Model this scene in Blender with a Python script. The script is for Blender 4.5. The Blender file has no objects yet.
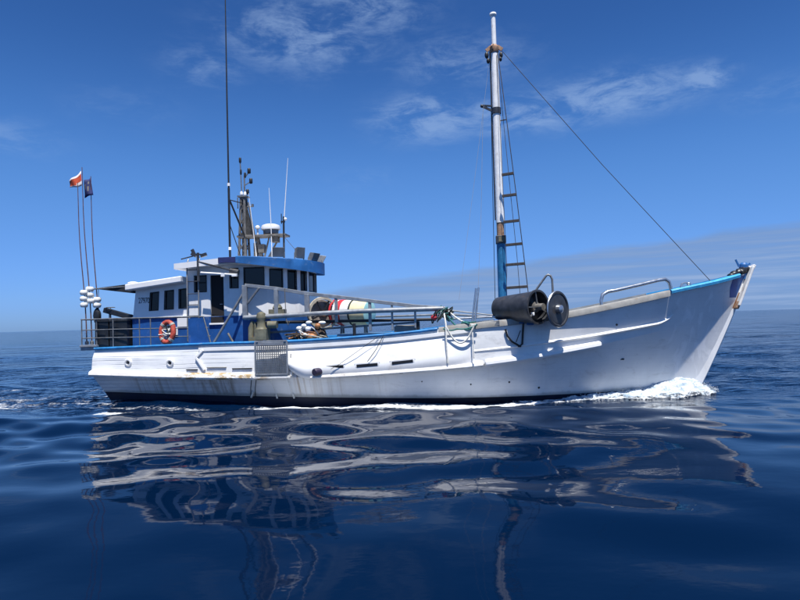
import bpy, math, random
import numpy as np
from mathutils import Vector, Matrix, Euler
random.seed(7); RNG = np.random.default_rng(11)
R = math.radians
S = bpy.context.scene
COL = S.collection

# ------------------------------------------------------------------ camera
cam_d = bpy.data.cameras.new("camera"); cam = bpy.data.objects.new("camera", cam_d); COL.objects.link(cam)
cam_d.sensor_width = 36.0; cam_d.lens = 36.0 * 611 / 800; cam_d.clip_end = 30000; cam_d.clip_start = 0.05
cam.matrix_world = (Matrix.Translation((0, 0, 2.6)) @ Matrix.Rotation(R(90 + 1.91), 4, 'X') @ Matrix.Rotation(R(-1.67), 4, 'Z'))
S.camera = cam
S.render.resolution_x, S.render.resolution_y = 1024, 768

# ------------------------------------------------------------------ sun and sky
SUN_EL, SUN_AZ = 70.0, 167.0          # azimuth clockwise from +Y
sun_vec = Vector((math.sin(R(SUN_AZ)) * math.cos(R(SUN_EL)), math.cos(R(SUN_AZ)) * math.cos(R(SUN_EL)), math.sin(R(SUN_EL))))
sd = bpy.data.lights.new("sun", 'SUN'); sd.energy = 5.0; sd.angle = R(0.53); sd.color = (1.0, 0.965, 0.91)
so = bpy.data.objects.new("sun", sd); COL.objects.link(so); so.rotation_euler = sun_vec.to_track_quat('Z', 'Y').to_euler(); so.location = (20, -20, 60)
S.view_settings.view_transform = 'Standard'; S.view_settings.look = 'None'; S.view_settings.gamma = 1.0
S.view_settings.exposure = 0.55

W = bpy.data.worlds.new("World"); S.world = W; W.use_nodes = True
nt = W.node_tree; nt.nodes.clear()
class NB:
    """tiny node-building helper"""
    def __init__(s, tree): s.t = tree
    def n(s, typ, **kw):
        nd = s.t.nodes.new(typ)
        for k, v in kw.items():
            if k.startswith('i_'):
                nd.inputs[k[2:].replace('_', ' ')].default_value = v
            else: setattr(nd, k, v)
        return nd
    def l(s, a, b): s.t.links.new(a, b)
    def put(s, sock, v):
        if hasattr(v, 'links') or isinstance(v, bpy.types.NodeSocket): s.l(v, sock)
        else: sock.default_value = v
    def m(s, op, a, b=0.0, c=0.0, clamp=False):
        nd = s.t.nodes.new('ShaderNodeMath'); nd.operation = op; nd.use_clamp = clamp
        for i, v in enumerate((a, b, c)): s.put(nd.inputs[i], v)
        return nd.outputs[0]
    def mr(s, v, a, b, c=0.0, d=1.0, smooth=True):
        nd = s.t.nodes.new('ShaderNodeMapRange'); nd.interpolation_type = 'SMOOTHSTEP' if smooth else 'LINEAR'
        for i, q in enumerate((v, a, b, c, d)): s.put(nd.inputs[i], q)
        return nd.outputs[0]
    def mix(s, f, a, b, mode='MIX'):
        nd = s.t.nodes.new('ShaderNodeMix'); nd.data_type = 'RGBA'; nd.blend_type = mode; nd.clamp_factor = True
        s.put(nd.inputs[0], f); s.put(nd.inputs[6], a); s.put(nd.inputs[7], b)
        return nd.outputs[2]
    def noise(s, vec, scale, detail=4.0, rough=0.55, dist=0.0):
        nd = s.t.nodes.new('ShaderNodeTexNoise'); s.put(nd.inputs['Vector'], vec)
        nd.inputs['Scale'].default_value = scale; nd.inputs['Detail'].default_value = detail
        nd.inputs['Roughness'].default_value = rough; nd.inputs['Distortion'].default_value = dist
        return nd.outputs[0]
    def vmul(s, vec, v3, add=(0, 0, 0)):
        nd = s.t.nodes.new('ShaderNodeVectorMath'); nd.operation = 'MULTIPLY_ADD'
        s.put(nd.inputs[0], vec); nd.inputs[1].default_value = v3; nd.inputs[2].default_value = add
        return nd.outputs[0]
B = NB(nt)
sky = B.n('ShaderNodeTexSky', sky_type='NISHITA'); sky.sun_disc = False
sky.sun_elevation = R(SUN_EL); sky.sun_rotation = R(SUN_AZ); sky.altitude = 0; sky.air_density = 1.0; sky.dust_density = 0.3; sky.ozone_density = 4.0
tc = B.n('ShaderNodeTexCoord'); dirv = tc.outputs['Generated']
sp = B.n('ShaderNodeSeparateXYZ'); B.l(dirv, sp.inputs[0])
az = B.m('MULTIPLY', B.m('ARCTAN2', sp.outputs[0], sp.outputs[1]), 57.2958)
el = B.m('MULTIPLY', B.m('ARCSINE', sp.outputs[2]), 57.2958)
cv = B.n('ShaderNodeCombineXYZ'); B.l(az, cv.inputs[0]); B.l(el, cv.inputs[1]); ae = cv.outputs[0]
# clear marine air: the phone's rendering of the low sky is deeper and bluer than the raw sky model
rampn = B.n('ShaderNodeValToRGB'); B.l(B.m('DIVIDE', el, 60.0, clamp=True), rampn.inputs[0]); cr = rampn.color_ramp; cr.interpolation = 'B_SPLINE'
for i, (e_, c_) in enumerate(((0.0, (.25, .45, 1.08)), (2.5, (.27, .46, .98)), (9, (.36, .56, .87)), (16, (.34, .61, .94)), (27, (.135, .33, .63)), (42, (.32, .54, .82)), (60, (.60, .78, .98)))):
    st_ = cr.elements[i] if i < 2 else cr.elements.new(e_ / 60.0)
    st_.position = e_ / 60.0; st_.color = c_ + (1,)
skymul = B.mix(1.0, sky.outputs[0], rampn.outputs[0], 'MULTIPLY')
# low streaky bank along the horizon, its top rising towards the right
topn = B.m('ADD', B.m('MULTIPLY', B.m('SUBTRACT', B.noise(B.vmul(ae, (0.05, 0, 0)), 1.0, 3), 0.5), 2.0), 0.0)
top = B.m('ADD', B.m('MULTIPLY', B.m('SINE', B.m('MULTIPLY', B.m('ADD', az, 26), 0.0232)), 6.8), topn)
edge = B.m('SUBTRACT', top, B.m('ADD', el, B.m('MULTIPLY', B.m('SUBTRACT', B.noise(B.vmul(ae, (0.22, 1.1, 0)), 1.0, 5), 0.5), 1.0)))
bank = B.mr(edge, -0.25, 0.6)
streak = B.noise(B.vmul(ae, (0.06, 1.6, 0), (3, 1, 0)), 1.0, 5, 0.6)
bankf = B.m('MULTIPLY', bank, B.mr(streak, 0.30, 0.68, 0.62, 0.95))
# wispy fair-weather patches: soft patches of broken cloud
fbm = B.noise(B.vmul(ae, (0.20, 0.50, 0), (2.3, 4.1, 0)), 1.0, 8, 0.62, 0.5)
fine = B.noise(B.vmul(ae, (0.7, 2.2, 0)), 1.0, 8, 0.66, 0.9)
tot = None
for (a0, e0, sa, se, k) in ((-8.5, 25.3, 5.5, 2.2, 0.85), (-3.0, 27.5, 5.0, 2.0, 0.8), (3.5, 18.4, 4.0, 1.5, 1.0), (12.5, 18.2, 6.5, 1.3, 0.95), (20.0, 18.8, 5.5, 1.4, 0.95),
                       (27.4, 19.0, 1.5, 0.8, 1.25), (6.5, 23.0, 4.5, 1.6, 0.7), (-17, 22.5, 3.0, 1.5, 0.5), (-34, 15.2, 4, 1.2, 0.5), (34, 16.8, 4.0, 1.0, 0.5),
                       (-24, 18.5, 3.5, 1.5, 0.3), (-3, 13, 2.5, 0.9, 0.35), (50, 22, 7, 3, 0.8), (-62, 24, 8, 3, 0.8), (95, 20, 12, 3, 0.8), (-110, 22, 14, 4, 0.8), (160, 24, 16, 4, 0.8)):
    dx = B.m('DIVIDE', B.m('SUBTRACT', az, a0), sa); dy = B.m('DIVIDE', B.m('SUBTRACT', el, e0), se)
    g = B.m('MULTIPLY', B.m('EXPONENT', B.m('MULTIPLY', B.m('ADD', B.m('MULTIPLY', dx, dx), B.m('MULTIPLY', dy, dy)), -0.5)), k)
    tot = g if tot is None else B.m('MAXIMUM', tot, g)
wl = B.m('MULTIPLY', tot, B.m('ADD', B.mr(fbm, 0.30, 0.66), B.m('MULTIPLY', B.m('SUBTRACT', fine, 0.5), 1.0)), clamp=True)
wispf = B.m('MULTIPLY', B.mr(wl, 0.0, 0.95), 0.44)
sky_c = skymul
CLOUD_HI = (2.6, 3.7, 5.6, 1)
depth = B.mr(edge, 0.2, 4.0); lowc = B.mix(B.m('MULTIPLY', B.mr(streak, 0.40, 0.66), B.m('ADD', .35, B.m('MULTIPLY', depth, .65))), (1.30, 2.15, 3.95, 1), (2.05, 2.95, 4.75, 1))
c1 = B.mix(bankf, sky_c, lowc)
c2 = B.mix(wispf, c1, CLOUD_HI)
bg = B.n('ShaderNodeBackground'); bg.inputs['Strength'].default_value = 0.10; B.l(c2, bg.inputs['Color'])
wo = B.n('ShaderNodeOutputWorld'); B.l(bg.outputs[0], wo.inputs[0])

# ------------------------------------------------------------------ materials
MATS = {}
def mat(name, col, rough=0.5, metal=0.0, var=0.12, vscale=3.0, bump=0.0, bscale=20.0, dirt=None, dirt_amt=0.0, dirt_scale=(1.2, 1.2, 0.5), spec=0.5, seams=None):
    m = bpy.data.materials.new(name); m.use_nodes = True
    t = m.node_tree; b = NB(t); p = t.nodes['Principled BSDF']
    tcn = b.n('ShaderNodeTexCoord'); oc = tcn.outputs['Object']
    n1 = b.noise(oc, vscale, 5, 0.6)
    f = b.mr(n1, 0.3, 0.75)
    lo = tuple(c * (1 - var) for c in col) + (1,); hi = tuple(min(1, c * (1 + var * 0.5)) for c in col) + (1,)
    c = b.mix(f, lo, hi)
    if dirt:
        n2 = b.noise(b.vmul(oc, dirt_scale), 1.0, 7, 0.65, 0.3)
        df = b.m('MULTIPLY', b.mr(n2, 0.56, 0.72), dirt_amt)
        c = b.mix(df, c, dirt + (1,))
    if seams:      # faint grime in the plank seams, spacing in metres of height
        sx = b.n('ShaderNodeSeparateXYZ'); b.l(oc, sx.inputs[0])
        fr = b.m('FRACT', b.m('DIVIDE', b.m('ADD', sx.outputs[2], b.m('MULTIPLY', b.noise(b.vmul(oc, (0.4, 0, 0)), 1.0, 2), 0.06)), seams))
        line = b.m('SUBTRACT', 1.0, b.mr(b.m('ABSOLUTE', b.m('SUBTRACT', fr, 0.5)), 0.0, 0.09))
        gap = b.mr(b.noise(b.vmul(oc, (0.9, 1, 5)), 1.0, 3), 0.42, 0.62)
        c = b.mix(b.m('MULTIPLY', b.m('MULTIPLY', line, gap), 0.35), c, (0.33, 0.33, 0.34, 1))
    b.l(c, p.inputs['Base Color'])
    rr = b.m('ADD', rough, b.m('MULTIPLY', b.m('SUBTRACT', n1, 0.5), 0.25), clamp=True); b.l(rr, p.inputs['Roughness'])
    p.inputs['Metallic'].default_value = metal; p.inputs['Specular IOR Level'].default_value = spec
    if bump or seams:
        bn = b.n('ShaderNodeBump'); bn.inputs['Strength'].default_value = 0.6; bn.inputs['Distance'].default_value = max(bump, 0.004)
        h = b.noise(oc, bscale, 4, 0.55)
        if seams: h = b.m('SUBTRACT', h, b.m('MULTIPLY', line, 1.6))
        b.l(h, bn.inputs['Height']); b.l(bn.outputs[0], p.inputs['Normal'])
    MATS[name] = m; return m
RUST = (0.22, 0.085, 0.03)
mat('white_paint', (0.80, 0.80, 0.79), 0.45, var=0.07, vscale=1.6, bump=0.004, bscale=3, dirt=(0.46, 0.40, 0.32), dirt_amt=0.35)
mat('house_white', (0.80, 0.80, 0.80), 0.4, var=0.05, vscale=2.5, bump=0.002, bscale=5, dirt=(0.5, 0.45, 0.4), dirt_amt=0.25, dirt_scale=(3, 3, 0.8))
mat('blue_paint', (0.014, 0.088, 0.31), 0.45, var=0.25, vscale=2.2, bump=0.003, bscale=5, dirt=(0.16, 0.22, 0.34), dirt_amt=0.55, dirt_scale=(5, 5, 2.2))
mat('visor_blue', (0.018, 0.125, 0.36), 0.5, var=0.25, vscale=3, dirt=(0.18, 0.25, 0.36), dirt_amt=0.5, dirt_scale=(4, 4, 6))
mat('cap_blue', (0.03, 0.25, 0.58), 0.5, var=0.3, vscale=4, dirt=(0.4, 0.42, 0.42), dirt_amt=0.6, dirt_scale=(4, 8, 8))
mat('bow_blue', (0.05, 0.36, 0.66), 0.5, var=0.2, vscale=5, dirt=(0.45, 0.5, 0.5), dirt_amt=0.5, dirt_scale=(5, 8, 8))
mat('cap_grey', (0.34, 0.33, 0.305), 0.7, var=0.25, vscale=3, dirt=(0.25, 0.17, 0.1), dirt_amt=0.5, dirt_scale=(3, 6, 6))
mat('deck_blue', (0.16, 0.28, 0.40), 0.6, var=0.25, vscale=2)
mat('antifoul', (0.006, 0.010, 0.030), 0.6, var=0.3)
mat('steel', (0.52, 0.54, 0.56), 0.32, metal=0.85, var=0.2, vscale=6)
mat('galv', (0.30, 0.32, 0.34), 0.45, metal=0.45, var=0.25, vscale=5, dirt=(0.3, 0.2, 0.13), dirt_amt=0.35, dirt_scale=(4, 4, 4))
mat('dull_steel', (0.22, 0.23, 0.24), 0.5, metal=0.5, var=0.3, vscale=6)
mat('black', (0.012, 0.013, 0.016), 0.5, var=0.4, vscale=5)
mat('black_rubber', (0.016, 0.018, 0.022), 0.42, var=0.4, vscale=4, bump=0.004, bscale=8)
mat('charcoal', (0.055, 0.058, 0.066), 0.38, metal=0.25, var=0.4, vscale=4, dirt=(0.10, 0.07, 0.05), dirt_amt=0.5, dirt_scale=(5, 5, 5))
mat('grey_dirty', (0.16, 0.15, 0.135), 0.65, var=0.4, vscale=6, dirt=RUST, dirt_amt=0.6, dirt_scale=(5, 5, 3))
mat('mast_grey', (0.135, 0.135, 0.135), 0.6, var=0.4, vscale=5, dirt=(0.14, 0.085, 0.05), dirt_amt=0.5, dirt_scale=(4, 4, 2))
mat('rust', (0.26, 0.11, 0.045), 0.85, var=0.5, vscale=9, bump=0.01, bscale=25)
mat('mast_white', (0.85, 0.85, 0.84), 0.5, var=0.10, vscale=5, bump=0.003, bscale=10, dirt=(0.36, 0.20, 0.10), dirt_amt=0.55, dirt_scale=(9, 9, 2.2))
mat('mast_blue', (0.02, 0.17, 0.36), 0.5, var=0.35, vscale=4, dirt=(0.03, 0.06, 0.09), dirt_amt=0.7, dirt_scale=(5, 5, 1))
mat('mast_tan', (0.40, 0.24, 0.15), 0.8, var=0.4, vscale=9, dirt=(0.10, 0.04, 0.02), dirt_amt=0.8, dirt_scale=(8, 8, 5))
mat('stem_white', (0.74, 0.73, 0.70), 0.6, var=0.15, vscale=6, dirt=(0.30, 0.15, 0.06), dirt_amt=0.8, dirt_scale=(4, 4, 2))
mat('thin_line', (0.25, 0.27, 0.30), 0.8, var=0.2)
mat('wire', (0.05, 0.045, 0.045), 0.6, var=0.3)
mat('wood_dark', (0.05, 0.045, 0.045), 0.75, var=0.4, vscale=12)
mat('plastic_white', (0.80, 0.80, 0.80), 0.35, var=0.04)
mat('float_white', (0.78, 0.78, 0.74), 0.5, var=0.12, vscale=8)
mat('orange', (0.42, 0.17, 0.06), 0.55, var=0.3, vscale=8)
mat('red_ring', (0.50, 0.075, 0.045), 0.65, var=0.45, vscale=9, dirt=(0.55, 0.35, 0.30), dirt_amt=0.6, dirt_scale=(6, 6, 6))
mat('flag_red', (0.62, 0.085, 0.03), 0.8, var=0.2, vscale=9)
mat('flag_white', (0.78, 0.70, 0.66), 0.8, var=0.1, vscale=9)
mat('flag_blue', (0.012, 0.022, 0.12), 0.8, var=0.3, vscale=9)
mat('pole_brown', (0.13, 0.06, 0.055), 0.6, var=0.4, vscale=5)
mat('olive', (0.17, 0.16, 0.105), 0.6, var=0.35, vscale=6, dirt=RUST, dirt_amt=0.6, dirt_scale=(6, 6, 3))
mat('drum_red', (0.50, 0.025, 0.035), 0.5, var=0.2)
mat('drum_white', (0.72, 0.71, 0.68), 0.5, var=0.15)
mat('drum_teal', (0.34, 0.62, 0.62), 0.5, var=0.15)
mat('drum_cream', (0.72, 0.66, 0.42), 0.5, var=0.2)
mat('reel_rim', (0.47, 0.42, 0.33), 0.6, var=0.3, vscale=7)
mat('reel_back', (0.26, 0.22, 0.20), 0.8, var=0.35, vscale=8, bump=0.01, bscale=30)
mat('rope_white', (0.66, 0.66, 0.62), 0.85, var=0.25, vscale=20)
mat('rope_green', (0.03, 0.17, 0.16), 0.85, var=0.4, vscale=20)
mat('rope_dark', (0.02, 0.03, 0.03), 0.85, var=0.4, vscale=20)
mat('net_brown', (0.08, 0.055, 0.04), 0.95, var=0.7, vscale=14, bump=0.02, bscale=40)
mat('awning', (0.018, 0.022, 0.03), 0.8, var=0.4)
mat('purple_dark', (0.03, 0.02, 0.05), 0.5, var=0.3)
mat('lamp_glass', (0.12, 0.13, 0.14), 0.12, var=0.2)
mat('glass', (0.006, 0.008, 0.012), 0.10, var=0.5, vscale=2.5, spec=0.35, bump=0.002, bscale=4)
mat('doorway', (0.012, 0.010, 0.012), 0.8, var=0.3)  # near-black colour stands for the unlit inside of the entrance

# hull: white paint, plank seams, rust that runs down from the rubbing strake, scuffs
def hull_material():
    m = bpy.data.materials.new('hull_paint'); m.use_nodes = True; t = m.node_tree; b = NB(t); p = t.nodes['Principled BSDF']
    oc = b.n('ShaderNodeTexCoord').outputs['Object']; sx = b.n('ShaderNodeSeparateXYZ'); b.l(oc, sx.inputs[0]); X, Z = sx.outputs[0], sx.outputs[2]
    n1 = b.noise(oc, 0.9, 6, 0.6)
    c = b.mix(b.mr(n1, 0.3, 0.7), (0.71, 0.72, 0.72, 1), (0.82, 0.82, 0.81, 1))
    # seams
    zz = b.m('ADD', Z, b.m('MULTIPLY', b.noise(b.vmul(oc, (0.35, 0, 0)), 1.0, 2), 0.10))
    fr = b.m('FRACT', b.m('DIVIDE', zz, 0.128))
    line = b.m('SUBTRACT', 1.0, b.mr(b.m('ABSOLUTE', b.m('SUBTRACT', fr, 0.5)), 0.0, 0.14))
    gap = b.mr(b.noise(b.vmul(oc, (0.7, 0.5, 7.8)), 1.0, 4), 0.34, 0.58)
    aft = b.mr(X, -3.5, -6.0, 0.10, 1.0)
    seam = b.m('MULTIPLY', b.m('MULTIPLY', line, gap), aft)
    c = b.mix(b.m('MULTIPLY', seam, 0.62), c, (0.30, 0.32, 0.36, 1))
    plk = b.noise(b.vmul(oc, (0.5, 0.3, 6.45)), 1.0, 4, .6)
    c = b.mix(b.m('MULTIPLY', b.m('MULTIPLY', b.mr(plk, .45, .7), aft), .45), c, (0.50, 0.53, 0.58, 1))
    # rust runs (thin vertical streaks)
    st = b.noise(b.vmul(oc, (6.0, 0.0, 0.10)), 1.0, 7, 0.7)
    patch = b.mr(b.noise(b.vmul(oc, (0.55, 0.2, 0.0), (4.3, 0, 0)), 1.0, 3), 0.50, 0.68)
    zone = b.m('MULTIPLY', b.mr(Z, 0.15, 0.55), b.mr(Z, 1.22, 1.02))
    aftz = b.mr(X, 1.0, -4.0, 0.15, 1.0)
    rf = b.m('MULTIPLY', b.m('MULTIPLY', b.mr(st, 0.44, 0.66), patch), b.m('MULTIPLY', zone, aftz))
    c = b.mix(b.m('MULTIPLY', rf, 0.9), c, (0.27, 0.18, 0.10, 1))
    blot = b.m('MULTIPLY', b.m('MULTIPLY', b.mr(X, -6.9, -6.2), b.mr(X, -4.6, -5.3)), b.m('MULTIPLY', zone, b.mr(b.noise(b.vmul(oc, (2.6, 0, .9)), 1.0, 7, .7), .40, .64)))
    c = b.mix(b.m('MULTIPLY', blot, .7), c, (0.29, 0.21, 0.13, 1))
    # stained, weedy edge just above the painted waterline
    zb = b.m('MAXIMUM', b.m('SUBTRACT', .235, b.m('MULTIPLY', X, .027)), .16)
    dz = b.m('SUBTRACT', Z, b.m('ADD', zb, b.m('MULTIPLY', b.noise(b.vmul(oc, (2.5, 0, 1)), 1.0, 6, .7), .16)))
    c = b.mix(b.m('MULTIPLY', b.mr(dz, .06, -.05), .55), c, (0.20, 0.20, 0.15, 1))
    # grey scuffs and fine dirt
    sc = b.noise(b.vmul(oc, (1.4, 1.4, 3.0), (1, 2, 3)), 1.0, 8, 0.7, 0.6)
    c = b.mix(b.m('MULTIPLY', b.mr(sc, 0.54, 0.74), 0.55), c, (0.40, 0.39, 0.37, 1))
    tr = b.noise(b.vmul(oc, (9.0, 0.0, 0.12), (7, 0, 0)), 1.0, 6, 0.65)
    c = b.mix(b.m('MULTIPLY', b.mr(tr, 0.60, 0.74), 0.35), c, (0.34, 0.31, 0.27, 1))
    # pale rubbed area where the anchor chain works at the bow
    c = b.mix(b.m('MULTIPLY', b.mr(X, 6.5, 9.5), .5), c, (0.68, 0.69, 0.70, 1))
    bw = b.m('MULTIPLY', b.mr(X, 8.0, 9.2), b.mr(b.noise(b.vmul(oc, (3.0, 3.0, 0.8)), 1.0, 6, 0.6, 0.8), 0.52, 0.64))
    c = b.mix(b.m('MULTIPLY', bw, 0.8), c, (0.86, 0.86, 0.86, 1))
    b.l(c, p.inputs['Base Color']); p.inputs['Roughness'].default_value = 0.42
    bn = b.n('ShaderNodeBump'); bn.inputs['Strength'].default_value = 0.55; bn.inputs['Distance'].default_value = 0.012
    h = b.m('SUBTRACT', b.m('ADD', b.noise(oc, 1.1, 3, 0.5), b.m('MULTIPLY', b.noise(oc, 9.0, 4, 0.6), 0.10)), b.m('MULTIPLY', seam, 0.9))
    b.l(h, bn.inputs['Height']); b.l(bn.outputs[0], p.inputs['Normal'])
    MATS['hull_paint'] = m
hull_material()

def strake_material():
    m = bpy.data.materials.new('strake_paint'); m.use_nodes = True; t = m.node_tree; b = NB(t); p = t.nodes['Principled BSDF']
    oc = b.n('ShaderNodeTexCoord').outputs['Object']; sx = b.n('ShaderNodeSeparateXYZ'); b.l(oc, sx.inputs[0]); X = sx.outputs[0]
    n = b.noise(b.vmul(oc, (2.2, 2, 5)), 1.0, 7, 0.7, 0.4)
    amt = b.m('MAXIMUM', b.m('MULTIPLY', b.mr(X, -7.2, -6.4), b.mr(X, -3.4, -4.2)), 0.25)
    c = b.mix(b.m('MULTIPLY', b.mr(n, 0.40, 0.56), amt), (0.80, 0.79, 0.76, 1), (0.36, 0.25, 0.12, 1))
    n2 = b.noise(b.vmul(oc, (6, 4, 9)), 1.0, 6, 0.7)
    c = b.mix(b.m('MULTIPLY', b.mr(n2, 0.56, 0.70), 0.5), c, (0.25, 0.20, 0.16, 1))
    b.l(c, p.inputs['Base Color']); p.inputs['Roughness'].default_value = 0.6
    bn = b.n('ShaderNodeBump'); bn.inputs['Strength'].default_value = 0.6; bn.inputs['Distance'].default_value = 0.015
    b.l(b.noise(oc, 8, 5, 0.6), bn.inputs['Height']); b.l(bn.outputs[0], p.inputs['Normal'])
    MATS['strake_paint'] = m
strake_material()

# ------------------------------------------------------------------ mesh builder
class MB:
    def __init__(s): s.v = []; s.f = []; s.mi = []
    def add(s, vs, fs, mi=0):
        o = len(s.v); s.v += [tuple(v) for v in vs]
        for f in fs: s.f.append(tuple(o + i for i in f)); s.mi.append(mi)
    def box(s, c, size, rot=None, mi=0):
        hx, hy, hz = (q / 2 for q in size); M = Euler(rot).to_matrix() if rot else Matrix.Identity(3)
        vs = [Vector(c) + M @ Vector((x * hx, y * hy, z * hz)) for x in (-1, 1) for y in (-1, 1) for z in (-1, 1)]
        s.add(vs, [(0, 1, 3, 2), (4, 6, 7, 5), (0, 4, 5, 1), (2, 3, 7, 6), (0, 2, 6, 4), (1, 5, 7, 3)], mi); return s
    def bar(s, a, b, w, h, up=(0, 0, 1), mi=0):
        a, b = Vector(a), Vector(b); d = (b - a).normalized(); sd = d.cross(Vector(up))
        sd = sd.normalized() if sd.length > 1e-4 else Vector((0, 1, 0)); u = sd.cross(d)
        vs = [p + sd * x * w / 2 + u * z * h / 2 for p in (a, b) for x in (-1, 1) for z in (-1, 1)]
        s.add(vs, [(0, 1, 3, 2), (4, 6, 7, 5), (0, 4, 5, 1), (2, 3, 7, 6), (0, 2, 6, 4), (1, 5, 7, 3)], mi); return s
    def tube(s, pts, r, n=10, mi=0, caps=True, closed=False):
        pts = [Vector(p) for p in pts]; N = len(pts); rs = r if isinstance(r, (list, tuple)) else [r] * N
        rings = []; u = None
        for i, p in enumerate(pts):
            if closed: d = pts[(i + 1) % N] - pts[i - 1]
            else: d = pts[min(i + 1, N - 1)] - pts[max(i - 1, 0)]
            d.normalize()
            if u is None:
                u = d.cross(Vector((0, 0, 1)))
                if u.length < 1e-3: u = d.cross(Vector((0, 1, 0)))
            u = (u - d * u.dot(d)).normalized(); w = d.cross(u)
            rings.append([p + (u * math.cos(2 * math.pi * k / n) + w * math.sin(2 * math.pi * k / n)) * rs[i] for k in range(n)])
        vs = [v for rg in rings for v in rg]; fs = []
        for i in range(N if closed else N - 1):
            j = (i + 1) % N
            for k in range(n):
                q = (k + 1) % n; fs.append((i * n + k, i * n + q, j * n + q, j * n + k))
        if caps and not closed: fs.append(tuple(range(n))[::-1]); fs.append(tuple((N - 1) * n + k for k in range(n)))
        s.add(vs, fs, mi); return s
    def lathe(s, prof, o, ax, n=32, mi=0, mis=None):
        """prof: list of (radius, distance along axis)"""
        ax = Vector(ax).normalized(); o = Vector(o); u = ax.cross(Vector((0, 0, 1)))
        if u.length < 1e-3: u = Vector((1, 0, 0))
        u.normalize(); w = ax.cross(u); b0 = len(s.v)
        for (r, t) in prof:
            for k in range(n):
                a = 2 * math.pi * k / n; s.v.append(tuple(o + ax * t + (u * math.cos(a) + w * math.sin(a)) * r))
        for i in range(len(prof) - 1):
            for k in range(n):
                q = (k + 1) % n; s.f.append((b0 + i * n + k, b0 + i * n + q, b0 + (i + 1) * n + q, b0 + (i + 1) * n + k)); s.mi.append(mis[i] if mis else mi)
        return s
    def ball(s, c, r, n=14, m=8, mi=0, jit=0.0):
        rx, ry, rz = r if isinstance(r, (tuple, list)) else (r, r, r); vs = []; fs = []
        for i in range(m + 1):
            th = math.pi * i / m
            for k in range(n):
                ph = 2 * math.pi * k / n; j = 1 + random.uniform(-jit, jit)
                vs.append((c[0] + rx * j * math.sin(th) * math.cos(ph), c[1] + ry * j * math.sin(th) * math.sin(ph), c[2] + rz * j * math.cos(th)))
        for i in range(m):
            for k in range(n):
                q = (k + 1) % n; fs.append((i * n + k, (i + 1) * n + k, (i + 1) * n + q, i * n + q))
        s.add(vs, fs, mi); return s
    def grid(s, rows, mi=0, closed=False):
        n = len(rows[0]); vs = [v for r in rows for v in r]; fs = []
        for i in range(len(rows) - 1):
            for k in range(n if closed else n - 1):
                q = (k + 1) % n; fs.append((i * n + k, i * n + q, (i + 1) * n + q, (i + 1) * n + k))
        s.add(vs, fs, mi); return s
    def prism(s, poly, z0, z1, mi=0):
        """poly: plan outline (x,y); z0,z1 numbers or functions of (x,y)"""
        f0 = z0 if callable(z0) else (lambda x, y: z0); f1 = z1 if callable(z1) else (lambda x, y: z1); n = len(poly)
        vs = [(x, y, f0(x, y)) for x, y in poly] + [(x, y, f1(x, y)) for x, y in poly]
        fs = [tuple(range(n))[::-1], tuple(range(n, 2 * n))] + [(i, (i + 1) % n, n + (i + 1) % n, n + i) for i in range(n)]
        s.add(vs, fs, mi); return s
    def build(s, name, mats, parent=None, smooth=False, bevel=0.0, loc=None, kind=None, label=None):
        me = bpy.data.meshes.new(name); me.from_pydata(s.v, [], s.f)
        for m in (mats if isinstance(mats, (list, tuple)) else [mats]): me.materials.append(MATS[m])
        me.polygons.foreach_set('material_index', s.mi)
        import bmesh
        bm = bmesh.new(); bm.from_mesh(me); bmesh.ops.remove_doubles(bm, verts=bm.verts, dist=1e-5); bmesh.ops.recalc_face_normals(bm, faces=bm.faces); bm.to_mesh(me); bm.free()
        if smooth:
            me.polygons.foreach_set('use_smooth', [True] * len(me.polygons))
            me.set_sharp_from_angle(angle=R(smooth if smooth is not True else 40))
        o = bpy.data.objects.new(name, me); COL.objects.link(o)
        if parent: o.parent = parent
        if loc: o.location = loc
        if bevel:
            bv = o.modifiers.new('bevel', 'BEVEL'); bv.width = bevel; bv.segments = 2; bv.limit_method = 'ANGLE'; bv.angle_limit = R(40)
        if kind: o['kind'] = kind
        if label: o['label'] = label
        return o

# ------------------------------------------------------------------ boat frame of reference
YAW = R(-7); BO = Vector((0, 21.0, 0)); BM = Matrix.Rotation(YAW, 4, 'Z')
def world(p): return BO + BM @ Vector(p)
def thing(name, label, cat, base, group=None):
    o = bpy.data.objects.new(name, None); COL.objects.link(o); o.empty_display_size = 0.2
    o.location = world(base); o.rotation_euler = (0, 0, YAW); o['label'] = label; o['category'] = cat
    if group: o['group'] = group
    return o
def solo(mb, name, mats, base, label, cat, group=None, smooth=False, bevel=0.0):
    """a thing of one mesh, its vertices given in boat coordinates"""
    b = Vector(base); mb.v = [tuple(Vector(v) - b) for v in mb.v]
    o = mb.build(name, mats, None, smooth, bevel); o.location = world(base); o.rotation_euler = (0, 0, YAW); o['label'] = label; o['category'] = cat
    if group: o['group'] = group
    return o

# ------------------------------------------------------------------ hull lines (boat coordinates: x forward, y to port, z up)
def curve(xs, ys):
    xs = np.array(xs, float); ys = np.array(ys, float); d = np.gradient(ys, xs)
    def f(x):
        x = np.clip(x, xs[0], xs[-1]); i = np.clip(np.searchsorted(xs, x) - 1, 0, len(xs) - 2); h = xs[i + 1] - xs[i]; t = (x - xs[i]) / h
        return ((2*t**3 - 3*t**2 + 1) * ys[i] + (t**3 - 2*t**2 + t) * h * d[i] + (-2*t**3 + 3*t**2) * ys[i + 1] + (t**3 - t**2) * h * d[i + 1])
    return f
z_sheer = curve((-10, -6, -2.8, .3, 2.7, 5, 6.84, 8.78, 10.2, 11.3), (1.94, 2.02, 2.05, 2.20, 2.42, 2.62, 2.92, 3.28, 3.54, 3.80))
z_rub = curve((-10, -6, -2.8, .3, 3.2, 6.15, 8.6, 10.8), (1.13, 1.00, .96, 1.08, 1.28, 1.68, 2.10, 2.5))
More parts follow.
